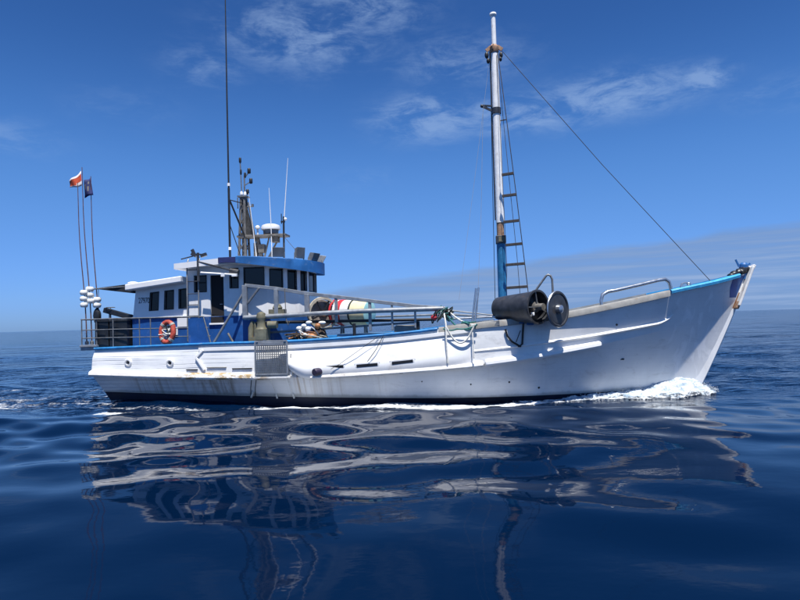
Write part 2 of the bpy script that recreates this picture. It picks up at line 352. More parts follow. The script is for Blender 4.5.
z_mid = curve((-10, -3, .3, 3.2, 5.0, 6.18, 7.87, 9.0, 10.9), (1.66, 1.62, 1.72, 1.92, 2.09, 2.22, 2.46, 2.62, 2.95))
z_boot = curve((-9.6, -6.2, -2.9, .2, 5, 9.6), (.52, .40, .31, .24, .17, .15))
x_stem = curve((-1.1, -.5, 0, .14, 1.67, 2.9, 3.83, 4.2), (8.2, 9.15, 9.5, 9.58, 10.33, 10.87, 11.28, 11.45))
x_tran = curve((-1.1, 0, .56, 1.15, 1.95, 2.3), (-8.6, -9.45, -9.74, -9.98, -9.93, -9.9))
U = (0, .2, .42, .6, .7, .79, .88, .95, 1)
b_sheer = curve(U, (2.02, 2.40, 2.58, 2.53, 2.36, 1.95, 1.28, .69, .05))
b_mid   = curve(U, (2.12, 2.47, 2.64, 2.59, 2.34, 1.88, 1.15, .56, .05))
b_rub   = curve(U, (2.18, 2.52, 2.69, 2.62, 2.34, 1.86, 1.10, .49, .05))
b_boot  = curve(U, (1.86, 2.14, 2.30, 2.20, 1.80, 1.22, .54, .13, .035))
b_wl    = curve(U, (1.70, 2.05, 2.22, 2.12, 1.72, 1.14, .48, .11, .035))
b_bilge = curve(U, (1.0, 1.55, 1.85, 1.75, 1.35, .9, .42, .15, .03))
NS = 121
us = np.linspace(0, 1, NS) ** 1.0
def row_at(u, zf, bf, dz=0.0):
    x = -10 + 21.3 * u
    for _ in range(6):
        z = zf(x) + dz if callable(zf) else zf
        x = x_tran(z) + (x_stem(z) - x_tran(z)) * u
    return Vector((float(x), float(bf(u)) if callable(bf) else bf, float(z)))
ANCH = [(lambda x: -1.1 + 0 * x, lambda u: 0.06 + 0 * u), (lambda x: -.5 + 0 * x, b_bilge), (lambda x: 0 * x, b_wl), (z_boot, b_boot), (z_rub, b_rub), (z_mid, b_mid), (z_sheer, b_sheer)]
SUBS = [2, 2, 2, 5, 3, 5]
def hull_uv(u, s):
    """s: 0..6 between the anchor rows"""
    i = min(int(s), 5); t = s - i; a, b = row_at(u, *ANCH[i]), row_at(u, *ANCH[i + 1]); return a.lerp(b, t)
_tu = np.linspace(0, 1, 241); _tab = [[row_at(float(u), *an) for u in _tu] for an in ANCH]
_TY = [np.array([p.y for p in r]) for r in _tab]; _TZ = [np.array([p.z for p in r]) for r in _tab]
def hull_at(x, z, off=0.0, side=-1):
    """a point on the outer skin at boat x, z"""
    xt, xs_ = float(x_tran(z)), float(x_stem(z)); u = min(max((x - xt) / (xs_ - xt), 0), 1)
    zs_ = [float(np.interp(u, _tu, t)) for t in _TZ]; ys_ = [float(np.interp(u, _tu, t)) for t in _TY]
    return Vector((x, side * (float(np.interp(z, zs_, ys_)) + off), z))

boat = thing('fishing_boat', 'white and blue wooden fishing trawler with a tall white mast, under way on calm sea', 'boat', (0, 0, 0))
mb = MB()
for side in (-1, 1):
    rows = []; ss = []
    for i, n in enumerate(SUBS):
        for k in range(n): ss.append(i + k / n)
    ss.append(6.0)
    for s in ss: rows.append([(p.x, p.y * side, p.z) for p in (hull_uv(float(u), s) for u in us)])
    cut = ss.index(3.0)
    mb.grid(rows[:cut + 1], 1); mb.grid(rows[cut:], 0)
# transom
for a in range(len(ss) - 1):
    pa, pb = hull_uv(0, ss[a]), hull_uv(0, ss[a + 1])
    mb.add([(pa.x, -pa.y, pa.z), (pa.x, pa.y, pa.z), (pb.x, pb.y, pb.z), (pb.x, -pb.y, pb.z)], [(0, 1, 2, 3)], 1 if ss[a + 1] <= 3 else 0)
hull = mb.build('hull', ['hull_paint', 'antifoul'], boat, smooth=9)

# inner bulwark and deck
def z_deck(x): return max(float(z_rub(x)) + 0.12, float(z_sheer(x)) - 1.05)
mb = MB()
for side in (-1, 1):
    rws = [[] for _ in range(8)]
    for u in us[1:-3]:
        p = row_at(float(u), z_sheer, b_sheer); zd = z_deck(p.x) - .02
        for k in range(8):
            z = p.z + (zd - p.z) * k / 7; rws[k].append((p.x, side * max(min(p.y - .13, abs(hull_at(p.x, z).y) - .08), .008), z))
    mb.grid(rws)
mb.build('bulwark_lining', 'cap_blue', boat, smooth=50)
mb = MB(); ra = []; rb = []
for u in us[1:-3]:
    p = row_at(float(u), z_sheer, b_sheer); q = max(min(p.y - .12, abs(hull_at(p.x, z_deck(p.x)).y) - .07), .02); ra.append((p.x, -q, z_deck(p.x))); rb.append((p.x, q, z_deck(p.x)))
mb.grid([ra, rb]); mb.build('deck', 'deck_blue', boat, smooth=50)

def sweep(zf, bf, u0, u1, section, side=-1, n=70, taper=0.0, dz=0.0):
    """section: list of (out, up) offsets swept along a hull line"""
    rows = []
    for k in range(n + 1):
        t = k / n; u = u0 + (u1 - u0) * t; p = row_at(u, zf, bf, dz)
        q = row_at(min(u + .004, 1), zf, bf, dz); r0 = row_at(max(u - .004, 0), zf, bf, dz); d = (q - r0); nrm = Vector((-d.y, d.x, 0)).normalized()
        g = 1.0
        if taper: g = min(1, t / taper, (1 - t) / taper) ** 0.5 if 0 < t < 1 else 0.02
        rows.append([(p.x + nrm.x * o * g, side * (p.y + nrm.y * o * g), p.z + z * g) for o, z in section])
    m = MB(); m.grid(rows, closed=True); L = len(section); m.add(rows[0], [tuple(range(L))]); m.add(rows[-1], [tuple(range(L))[::-1]]); return m
CAP = [(-.16, -.01), (-.16, .055), (.07, .055), (.085, .02), (.07, -.03)]
for side in (-1, 1):
    sweep(z_sheer, b_sheer, 0.0, .552, CAP, side).build('cap_rail', 'cap_blue', hull, smooth=30, label='weathered blue cap rail along the after deck')
    sweep(z_sheer, b_sheer, .5535, .878, [(-.2, -.02), (-.2, .06), (.04, .06), (.06, .02), (.055, -.12), (-.02, -.13)], side).build('cap_rail', 'cap_grey', hull, smooth=30, label='bare grey cap rail of the foredeck')
    sweep(z_sheer, b_sheer, .8795, .985, [(-.16, -.01), (-.16, .06), (.05, .07), (.09, .03), (.075, -.05)], side).build('cap_rail', 'bow_blue', hull, smooth=30, label='pale blue cap rail at the bow')
    sweep(z_rub, b_rub, 0.0, .31, [(-.05, -.05), (.12, -.06), (.145, 0.0), (.12, .085), (-.05, .16)], side).build('rub_rail', 'strake_paint', hull, smooth=30, label='rust stained rubbing strake along the stern')
    sweep(z_rub, b_rub, .375, .632, [(-.05, -.06), (.12, -.07), (.15, -.02), (.13, .05), (-.05, .12)], side).build('rub_rail', 'strake_paint', hull, smooth=30)
    sweep(z_rub, b_rub, .6335, .80, [(-.05, -.06), (.12, -.07), (.16, -.01), (.15, .07), (-.05, .17)], side, taper=.02).build('rub_rail', 'white_paint', hull, smooth=30)
    sweep(z_mid, b_mid, .44, .90, [(-.05, -.29), (.008, -.27), (.026, -.24), (.02, -.215), (-.05, -.16)], side, taper=.05).build('strake', 'white_paint', hull, smooth=40)
    # upper strake with the shadow gap under it
    sweep(z_sheer, b_sheer, .185, .60, [(-.04, -.24), (.055, -.235), (.075, -.20), (.07, -.10), (-.04, -.08)], side, dz=0).build('strake', 'white_paint', hull, smooth=30)
# slanting end of the raised strake at the quarter
m = MB()
for s in (-1,):
    a = hull_at(-6.0, 1.85, .03); b = hull_at(-6.22, 1.62, .03); c = hull_at(-5.92, 1.22, .03)
    m.bar(a, b, .07, .07, (0, -1, 0)); m.bar(b, c, .07, .07, (0, -1, 0))
m.build('strake', 'white_paint', hull, bevel=.012)

# rounded side sponson amidships (starboard and port)
for side in (-1, 1):
    rows = []
    for k in range(61):
        t = k / 60; u = .322 + (.622 - .322) * t
        g = min(1.0, (1 - (1 - min(t / .16, 1)) ** 2.2) ** .5 if t < .16 else 1.0) * (1.0 if t < .8 else (1 - ((t - .8) / .2) ** 2) ** .5 if t < 1 else 0.0)
        rise = max(0, 1 - t / .16) ** 1.5 * .66
        lo, hi = row_at(u, z_rub, b_rub), row_at(u, z_sheer, b_sheer); sec = []
        for j in range(13):
            w = j / 12; zz = lo.z - .07 + rise + (hi.z - .27 - (lo.z - .07 + rise)) * w
            base = hull_at(lo.x, zz); prof = (math.sin(math.pi * min(1, w * 1.9 + .1) / 2) ** .5 if w < .45 else 1.0) * (1 - max(0, w - .3) / .7) ** .8
            prof = max(prof, 0) * (.17 + .10 * max(0, 1 - t / .35)) * g - .012
            sec.append((base.x, side * (abs(base.y) + prof), zz))
        rows.append(sec)
    MB().grid(rows).build('sponson', 'white_paint', hull, smooth=60, label='swollen white side sponson with rounded after end')

# scupper slots, their raised white frames, round scuppers
def slot(x0, x1, z0, z1, off=.125):
    p0, p1 = hull_at(x0, z0, off), hull_at(x1, z1, off); d = (p1 - p0).normalized()
    m = MB(); h = .042
    for dz in (-h - .02, h + .02): m.bar(p0 + Vector((-.05, 0, dz)), p1 + Vector((.05, 0, dz)), .05, .03, (0, -1, 0))
    for p in (p0, p1): m.bar(p + Vector((0, 0, -h)), p + Vector((0, 0, h)), .05, .05, (0, -1, 0))
    f = m.build('scupper_frame', 'white_paint', hull, bevel=.008)
    MB().bar(p0 + Vector((.02, -.004, 0)), p1 + Vector((-.02, -.004, 0)), 2 * h, .05, (0, -1, 0)).build('scupper_slot', 'black', hull)
slot(-1.97, -1.40, 1.25, 1.27); slot(-1.04, -.36, 1.27, 1.31); slot(.03, .70, 1.33, 1.39)
for x, z in ((-8.62, 1.50), (-7.12, 1.47)):
    c = hull_at(x, z, -.02); ax = Vector((-.1, -1, -.12))
    MB().lathe([(.0, -.01), (.125, -.01), (.125, .06), (.105, .075), (.072, .075), (.068, .03), (.068, -.005)], c, ax, 24).build('scupper_pipe', 'white_paint', hull, smooth=35)
    MB().lathe([(0, .03), (.066, .03), (.066, .0)], c, ax, 20).build('scupper_hole', 'dull_steel', hull)
    c2 = c + ax.normalized() * .032
    MB().lathe([(0, .006), (.04, .006), (.04, 0)], c2 + Vector((.012, 0, -.01)), ax, 16).build('scupper_hole', 'black', hull)
# dark freeing slits in the quarter, rusty patch plate
for x0, x1, z in ((-6.55, -6.17, 1.24), (-5.0, -4.35, 1.25)):
    p0, p1 = hull_at(x0, z, .012), hull_at(x1, z, .012); MB().bar(p0, p1, .03, .05, (0, -1, 0)).build('scupper_slot', 'black', hull)
p0, p1 = hull_at(-5.85, 1.30, .004), hull_at(-5.2, 1.30, .004); MB().bar(p0, p1, .03, .07, (0, -1, 0)).build('patch_plate', 'cap_grey', hull, bevel=.006)
# pipe end at the heel of the sponson, small skin fittings
c = hull_at(-2.20, 1.13, .16); MB().lathe([(0, .16), (.10, .16), (.115, .13), (.115, -.12)], c, (-.55, -.8, -.05), 24).build('fender_end', 'purple_dark', hull, smooth=35)
for x, z, r in ((4.4, .43, .035), (3.5, .65, .03), (2.35, .62, .025), (6.78, 2.28, .035), (.9, .75, .02)):
    MB().ball(hull_at(x, z, .005), (r, .025, r), 10, 6).build('skin_fitting', 'black', hull, smooth=True)
MB().box(hull_at(7.0, 1.2, .005), (.16, .03, .045)).build('skin_fitting', 'black', hull, bevel=.008)
# stem post with pale top
rows = []
for k in range(26):
    z = -.2 + (4.02 + .2) * k / 25; x = float(x_stem(min(z, 3.83))) + max(0, z - 3.83) * .44; hw = .06 + .02 * k / 25; fw = .09 + .05 * k / 25
    rows.append([(x - .22, -hw, z), (x - .22, hw, z), (x + fw * .6, hw * .8, z), (x + fw, 0, z), (x + fw * .6, -hw * .8, z)])
cut = 17
m = MB(); m.grid(rows[:cut + 1], closed=True, mi=0); m.grid(rows[cut:21], closed=True, mi=1); m.grid(rows[20:], closed=True, mi=0); m.add(rows[-1], [tuple(range(5))])
m.build('stem_post', ['white_paint', 'rust'], hull, smooth=30)
# worn white plank against the stem head, dark chafing pad, blue stem head knob
m = MB(); m.bar((10.86, -.16, 2.75), (11.36, -.13, 3.98), .07, .36, (0, -1, .0)); m.bar((11.36, -.13, 3.9), (11.44, -.12, 4.04), .09, .18, (0, -1, 0))
m.build('stem_plank', 'stem_white', hull, bevel=.02)
m = MB(); m.bar((10.82, -.15, 2.66), (10.93, -.145, 2.90), .09, .24, (0, -1, 0)); m.build('stem_plank', 'mast_tan', hull, bevel=.02)
m = MB()
for k in range(7):
    a = k / 6; m.ball((10.72 + .5 * a, -.20 + .15 * a, 3.72 + .20 * a), (.13, .12, .09 + .03 * (k % 2)), 12, 7, jit=.12)
m.build('chafing_gear', 'black_rubber', boat, smooth=True)
m = MB(); m.lathe([(0, .24), (.08, .23), (.13, .17), (.14, .0), (.10, -.12), (.10, -.3)], (11.16, -.02, 3.90), (.1, 0, 1), 18); m.bar((11.02, -.05, 4.0), (10.92, -.05, 4.24), .035, .05); m.bar((11.25, -.03, 4.02), (11.36, -.03, 4.10), .05, .05)
m.build('bow_bitt', 'visor_blue', boat, smooth=35)
m = MB(); m.grid([[(x, -float(hull_at(x, z, .006).y * -1), z) for x in np.linspace(x0, x1, 6)] for z, x0, x1 in ((3.72, 10.72, 11.16), (3.35, 10.62, 11.0), (3.02, 10.62, 10.86))])
m.build('blue_stem_patch', 'blue_paint', hull, smooth=True)
# small fairlead behind the bow
m = MB(); m.tube([(8.86, -1.12, 3.36), (8.90, -1.10, 3.47), (9.02, -1.07, 3.50), (9.16, -1.03, 3.47), (9.22, -1.01, 3.40)], .03, 8); m.box((9.02, -1.07, 3.39), (.3, .1, .05)); m.ball((9.12, -1.05, 3.47), (.07, .05, .05), 10, 6)
m.build('fairlead', 'steel', boat, smooth=35)

# ------------------------------------------------------------------ deckhouse
def panel(m, A, Bp, C, D, holes, depth, mi=0):
    """quad A(bottom aft) B(bottom fwd) C(top fwd) D(top aft) with openings (u0,u1,v0,v1); returns pane corner lists"""
    A, Bp, C, D = map(Vector, (A, Bp, C, D)); nrm = (Bp - A).cross(D - A).normalized()
    def P(u, v): return A.lerp(Bp, u).lerp(D.lerp(C, u), v)
    ul = sorted({0, 1} | {h[0] for h in holes} | {h[1] for h in holes}); vl = sorted({0, 1} | {h[2] for h in holes} | {h[3] for h in holes})
    for i in range(len(ul) - 1):
        for j in range(len(vl) - 1):
            cu, cw = (ul[i] + ul[i + 1]) / 2, (vl[j] + vl[j + 1]) / 2
            if any(h[0] < cu < h[1] and h[2] < cw < h[3] for h in holes): continue
            m.add([P(ul[i], vl[j]), P(ul[i + 1], vl[j]), P(ul[i + 1], vl[j + 1]), P(ul[i], vl[j + 1])], [(0, 1, 2, 3)], mi)
    out = []
    for (u0, u1, v0, v1) in holes:
        o = [P(u0, v0), P(u1, v0), P(u1, v1), P(u0, v1)]; q = [p - nrm * depth for p in o]
        for k in range(4): m.add([o[k], o[(k + 1) % 4], q[(k + 1) % 4], q[k]], [(0, 1, 2, 3)], mi)
        out.append((o, q, nrm))
    return out
def add_windows(panes, parent, frame='black', back=0.0):
    for o, q, nrm in panes:
        m = MB(); e = [p + (sum(q, Vector()) / 4 - p) * -.02 - nrm * back for p in q]; m.add(e + [p - nrm * .02 for p in e], [(0, 1, 2, 3), (7, 6, 5, 4), (0, 4, 5, 1), (1, 5, 6, 2), (2, 6, 7, 3), (3, 7, 4, 0)])
        w = m.build('window', 'glass', parent)
        g = MB(); cen = sum(o, Vector()) / 4
        for k in range(4):
            a, b = o[k] + nrm * .004, o[(k + 1) % 4] + nrm * .004; d = (b - a).normalized() * .012
            g.bar(a - d, b + d, .03, .024, nrm)
        g.build('window_frame', frame, w)
HY = 1.70
# low after house
ah = MB(); sh = .12
A = (-8.78, -HY, 2.93); Bq = (-6.80, -HY, 2.95); C = (-6.80, -HY, 4.12); D = (-8.66, -HY, 3.92)
def uvof(x, z):
    v = (z - 2.94) / 1.08; xa = -8.78 + .12 * v; return (x - xa) / (-6.80 - xa), v
hol = []
for x0, x1 in ((-8.17, -7.87), (-7.65, -7.34), (-7.15, -6.87)):
    u0, _ = uvof(x0, 3.48); u1, _ = uvof(x1, 3.48); hol.append((u0, u1, .215 + (u0 * .02), .79 - .01 * u0))
pan = panel(ah, A, Bq, C, D, hol, .05)
port = lambda p: (p[0], -p[1], p[2])
pan2 = panel(ah, port(Bq), port(A), port(D), port(C), [(1 - h[1], 1 - h[0], h[2], h[3]) for h in hol], .05)
ah.add([port(A), A, D, port(D)], [(0, 1, 2, 3)]); ah.add([D, C, port(C), port(D)], [(0, 1, 2, 3)])
ahouse = ah.build('after_house', 'house_white', boat)
add_windows(pan, ahouse); add_windows(pan2, ahouse)
m = MB(); m.prism([(-8.82, -2.10), (-6.88, -2.10), (-6.88, 2.10), (-8.82, 2.10)], lambda x, y: 3.84 + (x + 8.82) * .108 + .03 * (1 - (y / 2.05) ** 2), lambda x, y: 3.99 + (x + 8.82) * .108 + .05)
m.build('house_roof', 'house_white', ahouse, bevel=.03)
m = MB(); m.box((-8.72, -HY - .03, 2.95), (.1, .06, .05)); m.bar((-8.80, -HY - .02, 2.925), (-6.8, -HY - .02, 2.945), .05, .05); m.build('house_ledge', 'house_white', ahouse, bevel=.008)
# blue lower house, full length, rounded front
def ell(a, ax=2.1, ay=1.8, x0=-5.05): return (x0 + ax * math.sin(R(a)), -ay * math.cos(R(a)))
FAC = [0, 24.5, 42, 57, 71, 109, 123, 138, 155.5, 180]
lower = [(-8.80, -HY)] + [ell(a, 2.08, HY) for a in range(0, 181, 12)] + [(-8.80, HY)]
m = MB(); m.prism(lower, 0.95, 2.905); lh = m.build('lower_house', 'blue_paint', boat, smooth=30)
# foot of the open entrance: its inner shade as a black panel, white sill
m = MB(); m.box((-5.84, -HY - .01, 2.66), (.52, .08, .06)); m.build('door_sill', 'house_white', lh, bevel=.01)
m = MB(); m.box((-5.83, -HY - .004, 2.79), (.44, .03, .20)); m.build('dark_doorway', 'doorway', lh)
# wheelhouse upper
wm = MB(); zb, zt = 2.91, 4.58
XW0 = -6.85; XW1 = -5.05
def wu(x): return (x - XW0) / (XW1 - XW0)
def wv(z): return (z - zb) / (zt - zb)
hol = [(wu(-6.60), wu(-6.19), wv(3.73), wv(4.26)), (wu(-6.06), wu(-5.60), wv(2.915), wv(4.26)), (wu(-5.38), wu(-5.06 - .04), wv(3.82), wv(4.46))]
pan = panel(wm, (XW0, -HY, zb), (XW1, -HY, zb), (XW1, -HY, zt), (XW0, -HY, zt), hol, .06)
pan2 = panel(wm, (XW1, HY, zb), (XW0, HY, zb), (XW0, HY, zt), (XW1, HY, zt), [(1 - h[1], 1 - h[0], h[2], h[3]) for h in hol], .06)
wm.add([(XW0, HY, zb), (XW0, -HY, zb), (XW0, -HY, zt), (XW0, HY, zt)], [(0, 1, 2, 3)])
facp = []
def zvis(x, y):     # roof edge falls towards the front
    return 4.79 - max(0, x + 5.0) * .085
for i in range(len(FAC) - 1):
    a, b = ell(FAC[i], 2.1, HY), ell(FAC[i + 1], 2.1, HY); L = math.hypot(a[0] - b[0], a[1] - b[1])
    mg = .115 / L; t1 = 4.52 - max(0, (a[0] + b[0]) / 2 + 5.0) * .085; 
    u0, u1 = mg * (1.25 if i == 0 else .8), 1 - mg * .8
    facp += panel(wm, (*a, zb), (*b, zb), (*b, zt), (*a, zt), [(u0, u1, wv(t1 - .66), wv(t1 - .02))], .05)
wm.add([(XW0, -HY, zt)] + [(*ell(a, 2.1, HY), zt) for a in FAC] + [(XW0, HY, zt)], [tuple(range(len(FAC) + 2))])
wh = wm.build('wheelhouse', 'house_white', boat)
add_windows([pan[0], pan[2], pan2[0], pan2[2]], wh); add_windows(facp, wh)
for pp, sg in ((pan[1], -1), (pan2[1], 1)):
    m = MB(); o, q, nrm = pp; m.add([p - nrm * .002 for p in q] + [p - nrm * .05 for p in q], [(0, 1, 2, 3), (7, 6, 5, 4), (0, 4, 5, 1), (1, 5, 6, 2), (2, 6, 7, 3), (3, 7, 4, 0)]); d = m.build('dark_doorway', 'doorway', wh)  # black back panel paints the shade inside the open entrance
    MB().tube([(-5.66, sg * (HY - .04), 3.3), (-5.66, sg * (HY - .01), 3.3), (-5.74, sg * (HY - .01), 3.3)], .012, 6).build('door_handle', 'steel', d)
# roof of the wheelhouse with blue visor round the front
ro_ = [(-7.15, -2.02), (-5.55, -2.02)] + [ell(a, 2.28, 2.02, -5.0) for a in range(0, 181, 6)] + [(-5.55, 2.02), (-7.15, 2.02)]
rin = lambda k: [(-7.12, -2.1 + k), (-5.55, -2.1 + k)] + [ell(a, 2.28 - k, 2.1 - k, -5.0) for a in range(0, 181, 6)] + [(-5.55, 2.1 - k), (-7.12, 2.1 - k)]
ztop = lambda x, y: (4.655 + min(x + 7.15, 1.6) * .075) - max(0, x + 5.0) * .075 + .06 * (1 - (y / 2.05) ** 2)
m = MB(); m.prism(rin(.03), lambda x, y: 4.47 + min(x + 7.15, 1.6) * .07 - max(0, x + 5) * .09, ztop)
rf = m.build('wheelhouse_roof', 'house_white', wh, smooth=30)
vis = MB(); r_out = []; r_in = []
seq = [ell(a, 2.32, 2.14, -5.0) for a in range(0, 181, 4)]; seqi = [ell(a, 2.0, 1.74, -5.0) for a in range(0, 181, 4)]
zl = lambda x: 4.60 - max(0, x + 5) * .135; zh = lambda x: 4.80 - max(0, x + 5) * .055
rows = [[(x, y, zl(x)) for x, y in seq], [(x, y, zh(x)) for x, y in seq], [(x * .999, y * .985, zh(x) + .02) for x, y in seq], [(x, y, zh(x) + .02) for x, y in seqi]]
vis.grid(rows); v2 = [[(x, y, zl(x)) for x, y in seq], [(x, y, zl(x) + .05) for x, y in seqi]]; vis.grid(v2)
vis.build('visor', 'visor_blue', wh, smooth=30, label='bright blue visor band round the wheelhouse roof front')
for s in (-1, 1):
    MB().box((-5.30, s * 2.12, 4.70), (.58, .03, .18)).build('visor_return', 'flag_blue', wh, bevel=.006)
# registration number on the after house
fc = bpy.data.curves.new('number', 'FONT'); fc.body = "27970"; fc.size = .27; fc.extrude = .002; fc.space_character = .92
fo = bpy.data.objects.new('number', fc); COL.objects.link(fo)
bpy.context.view_layer.update(); dg = bpy.context.evaluated_depsgraph_get(); me = bpy.data.meshes.new_from_object(fo.evaluated_get(dg)); bpy.data.objects.remove(fo)
me.materials.clear(); me.materials.append(MATS['black']); no = bpy.data.objects.new('registration_number', me); COL.objects.link(no); no.parent = ahouse
w_ = max(v.co.x for v in me.vertices); no.scale = (.40 / w_, 1, 1); no.location = (-8.58, -HY - .004, 3.42); no.rotation_euler = (R(90), 0, 0)
# notice boards on the blue wall
MB().box((-6.98, -HY - .02, 2.74), (.46, .03, .29)).build('notice_board', 'plastic_white', lh, bevel=.006)
MB().box((-7.26, -HY - .02, 2.46), (.12, .03, .26)).build('notice_board', 'plastic_white', lh, bevel=.006)
# dark awning over the after deck
m = MB()
top = [(-8.72, -1.75, 4.09), (-8.72, 1.75, 4.02), (-10.1, .2, 4.03), (-10.22, -1.35, 4.02)]
bot = [(-8.72, -1.75, 3.76), (-8.72, 1.75, 3.86), (-10.1, .2, 3.98), (-10.22, -1.35, 3.96)]
m.add(top + bot, [(0, 1, 2, 3), (7, 6, 5, 4), (0, 4, 5, 1), (1, 5, 6, 2), (2, 6, 7, 3), (3, 7, 4, 0)]); m.build('awning', 'awning', boat, bevel=.015)
m = MB(); m.tube([(-10.35, -1.4, 3.98), (-8.6, -1.72, 4.0)], .025, 8); m.tube([(-10.2, -1.4, 3.98), (-10.2, -1.4, 2.95)], .012, 6); m.build('awning_pole', 'dull_steel', boat, smooth=True)
m = MB(); m.ball((-9.0, -1.3, 4.12), (.2, .16, .07), 16, 7); m.build('vent_cowl', 'plastic_white', boat, smooth=True)

# ------------------------------------------------------------------ stern railing
def rz(x): return float(z_sheer(x)) + .05
RY = lambda x: -(float(b_sheer(min(max((x + 9.95) / 21.3, 0), 1))) - .04)
RT = [(-10.42, 2.93), (-9.2, 2.93), (-8.0, 2.92), (-6.9, 2.91), (-6.02, 2.90)]
m_posts = [(-9.9, 2.93), (-9.28, 2.93), (-8.30, 2.92), (-7.9, 2.92), (-6.48, 2.905)]
for side in (-1, 1):
    for h, r in ((0, .024), (-.35, .016), (-.62, .016)):
        pts = [(x, side * -RY(x), z + h) for x, z in RT] + ([(-5.78, side * -RY(-5.8), 2.04)] if h == 0 else [(-5.86 + (-h - .35) * .25, side * -RY(-5.9), 2.9 + h)])
        MB().tube(pts, r, 8).build('rail', 'dull_steel', boat, smooth=True)
    for x, z in m_posts:
        MB().tube([(x, side * -RY(x), rz(x) - .02), (x, side * -RY(x), z)], .02, 8).build('rail_post', 'dull_steel', boat, smooth=True)
for h, r in ((0, .024), (-.35, .016), (-.62, .016)):
    MB().tube([(-10.42, -2.02, 2.93 + h), (-10.42, 2.02, 2.93 + h)], r, 8).build('rail', 'dull_steel', boat, smooth=True)
for y in (-2.0, -1.0, 0, 1.0, 2.0):
    MB().tube([(-10.42, y, 2.0), (-10.42, y, 2.93)], .02, 8).build('rail_post', 'dull_steel', boat, smooth=True)
m = MB(); m.box((-10.16, 0, 2.05), (.6, 4.14, .07)); m.box((-10.2, -2.0, 1.97), (.5, .06, .12)); m.box((-10.2, 2.0, 1.97), (.5, .06, .12)); m.box((-9.95, 0, 1.93), (.1, 3.9, .2))
m.build('stern_platform', 'galv', boat, bevel=.012)
m = MB(); m.add([(-6.52, -2.36, 2.06), (-5.82, -2.38, 2.06), (-6.03, -2.38, 2.86), (-6.52, -2.36, 2.86)], [(0, 1, 2, 3)]); m.add([(-6.52, -2.35, 2.06), (-5.82, -2.37, 2.06), (-6.03, -2.37, 2.86), (-6.52, -2.35, 2.86)], [(3, 2, 1, 0)])
m.build('canvas_dodger', 'blue_paint', boat)

# ladder up the wheelhouse side
for x in (-6.72, -6.33):
    MB().tube([(x - .01, -1.98, 2.1), (x, -1.98, 4.62), (x, -1.86, 4.80)], .022, 8).build('ladder_stile', 'dull_steel', boat, smooth=True)
for z in (3.30, 3.66, 4.06, 4.44, 2.94):
    MB().tube([(-6.72, -1.98, z), (-6.33, -1.98, z)], .015, 6).build('ladder_rung', 'charcoal', boat, smooth=True)
# folded davit arm with lamps over the door
m = MB(); m.tube([(-6.30, -2.05, 4.05), (-6.30, -2.05, 4.98)], .045, 8); m.tube([(-6.32, -2.05, 4.70), (-4.95, -2.10, 4.30)], .028, 8); m.tube([(-6.22, -2.0, 4.94), (-6.9, -2.0, 4.80)], .02, 8)
m.box((-6.45, -2.02, 4.93), (.17, .16, .12), (0, .5, .3)); m.box((-6.12, -2.02, 4.90), (.20, .12, .10), (0, -.3, .2)); m.bar((-6.45, -2.0, 4.95), (-6.52, -2.0, 5.10), .05, .1)
m.build('davit', 'charcoal', boat, smooth=35)
m = MB(); m.tube([(-6.18, -2.12, 4.32), (-4.95, -2.14, 4.20)], .035, 8); m.box((-5.42, -2.14, 4.22), (.12, .1, .11)); m.box((-5.03, -2.16, 4.19), (.16, .1, .07)); m.build('davit_arm', 'plastic_white', boat, smooth=35)
m = MB(); m.box((-5.10, -2.0, 4.32), (.30, .16, .18), (0, .2, 0)); m.build('davit_head', 'grey_dirty', boat, bevel=.02)

# ------------------------------------------------------------------ masts and antennas on the wheelhouse roof
def roofz(x): return 4.80 if x < -5 else 4.78 - (x + 5) * .06
m = MB()
for dx, dy in ((-.1, -.16), (.1, -.16), (-.1, .16), (.1, .16)):
    m.tube([(-5.42 + dx * 1.2, -.3 + dy * 1.3, 4.78), (-5.40 + dx * .6, -.3 + dy * .6, 7.05)], .045, 8)
for z in (5.2, 5.65, 6.1, 6.55, 7.0):
    k = 1.2 - .6 * (z - 4.78) / 2.27
    for a, b in (((-1, -1), (1, -1)), ((1, -1), (1, 1)), ((1, 1), (-1, 1)), ((-1, 1), (-1, -1))):
        m.tube([(-5.41 + .1 * k * a[0], -.3 + .16 * k * a[1], z), (-5.41 + .1 * k * b[0], -.3 + .16 * k * b[1], z + (.3 if z < 7 else 0))], .02, 6)
m.bar((-5.37, -.32, 4.8), (-5.40, -.31, 6.95), .10, .12, (0, 1, 0)); m.bar((-5.28, -.3, 6.55), (-5.02, -.3, 5.6), .05, .12, (0, 1, 0)); m.tube([(-5.24, -.3, 6.9), (-5.02, -.3, 5.7), (-5.0, -.3, 4.8)], .028, 8)
m.add([(-5.36, -.36, 6.85), (-5.28, -.36, 6.85), (-5.0, -.36, 5.72), (-5.38, -.36, 5.72)], [(0, 1, 2, 3), (3, 2, 1, 0)]); lm = m.build('light_mast', 'mast_grey', boat, smooth=35)
m = MB(); m.box((-5.40, -.3, 7.10), (.34, .34, .05)); m.tube([(-5.46, -.3, 7.1), (-5.50, -.3, 8.42)], .022, 8); m.tube([(-5.36, -.3, 7.1), (-5.36, -.3, 7.85)], .028, 8); m.bar((-5.36, -.3, 7.75), (-5.18, -.3, 7.98), .025, .03); m.bar((-5.36, -.3, 7.5), (-5.14, -.3, 7.62), .025, .03); m.tube([(-5.62, -.3, 7.08), (-5.62, -.3, 6.7)], .02, 6); m.tube([(-5.1, -.3, 6.75), (-5.28, -.3, 6.75)], .025, 6); m.box((-5.08, -.3, 6.78), (.07, .07, .1))
m.build('mast_head', 'dull_steel', lm, smooth=35)
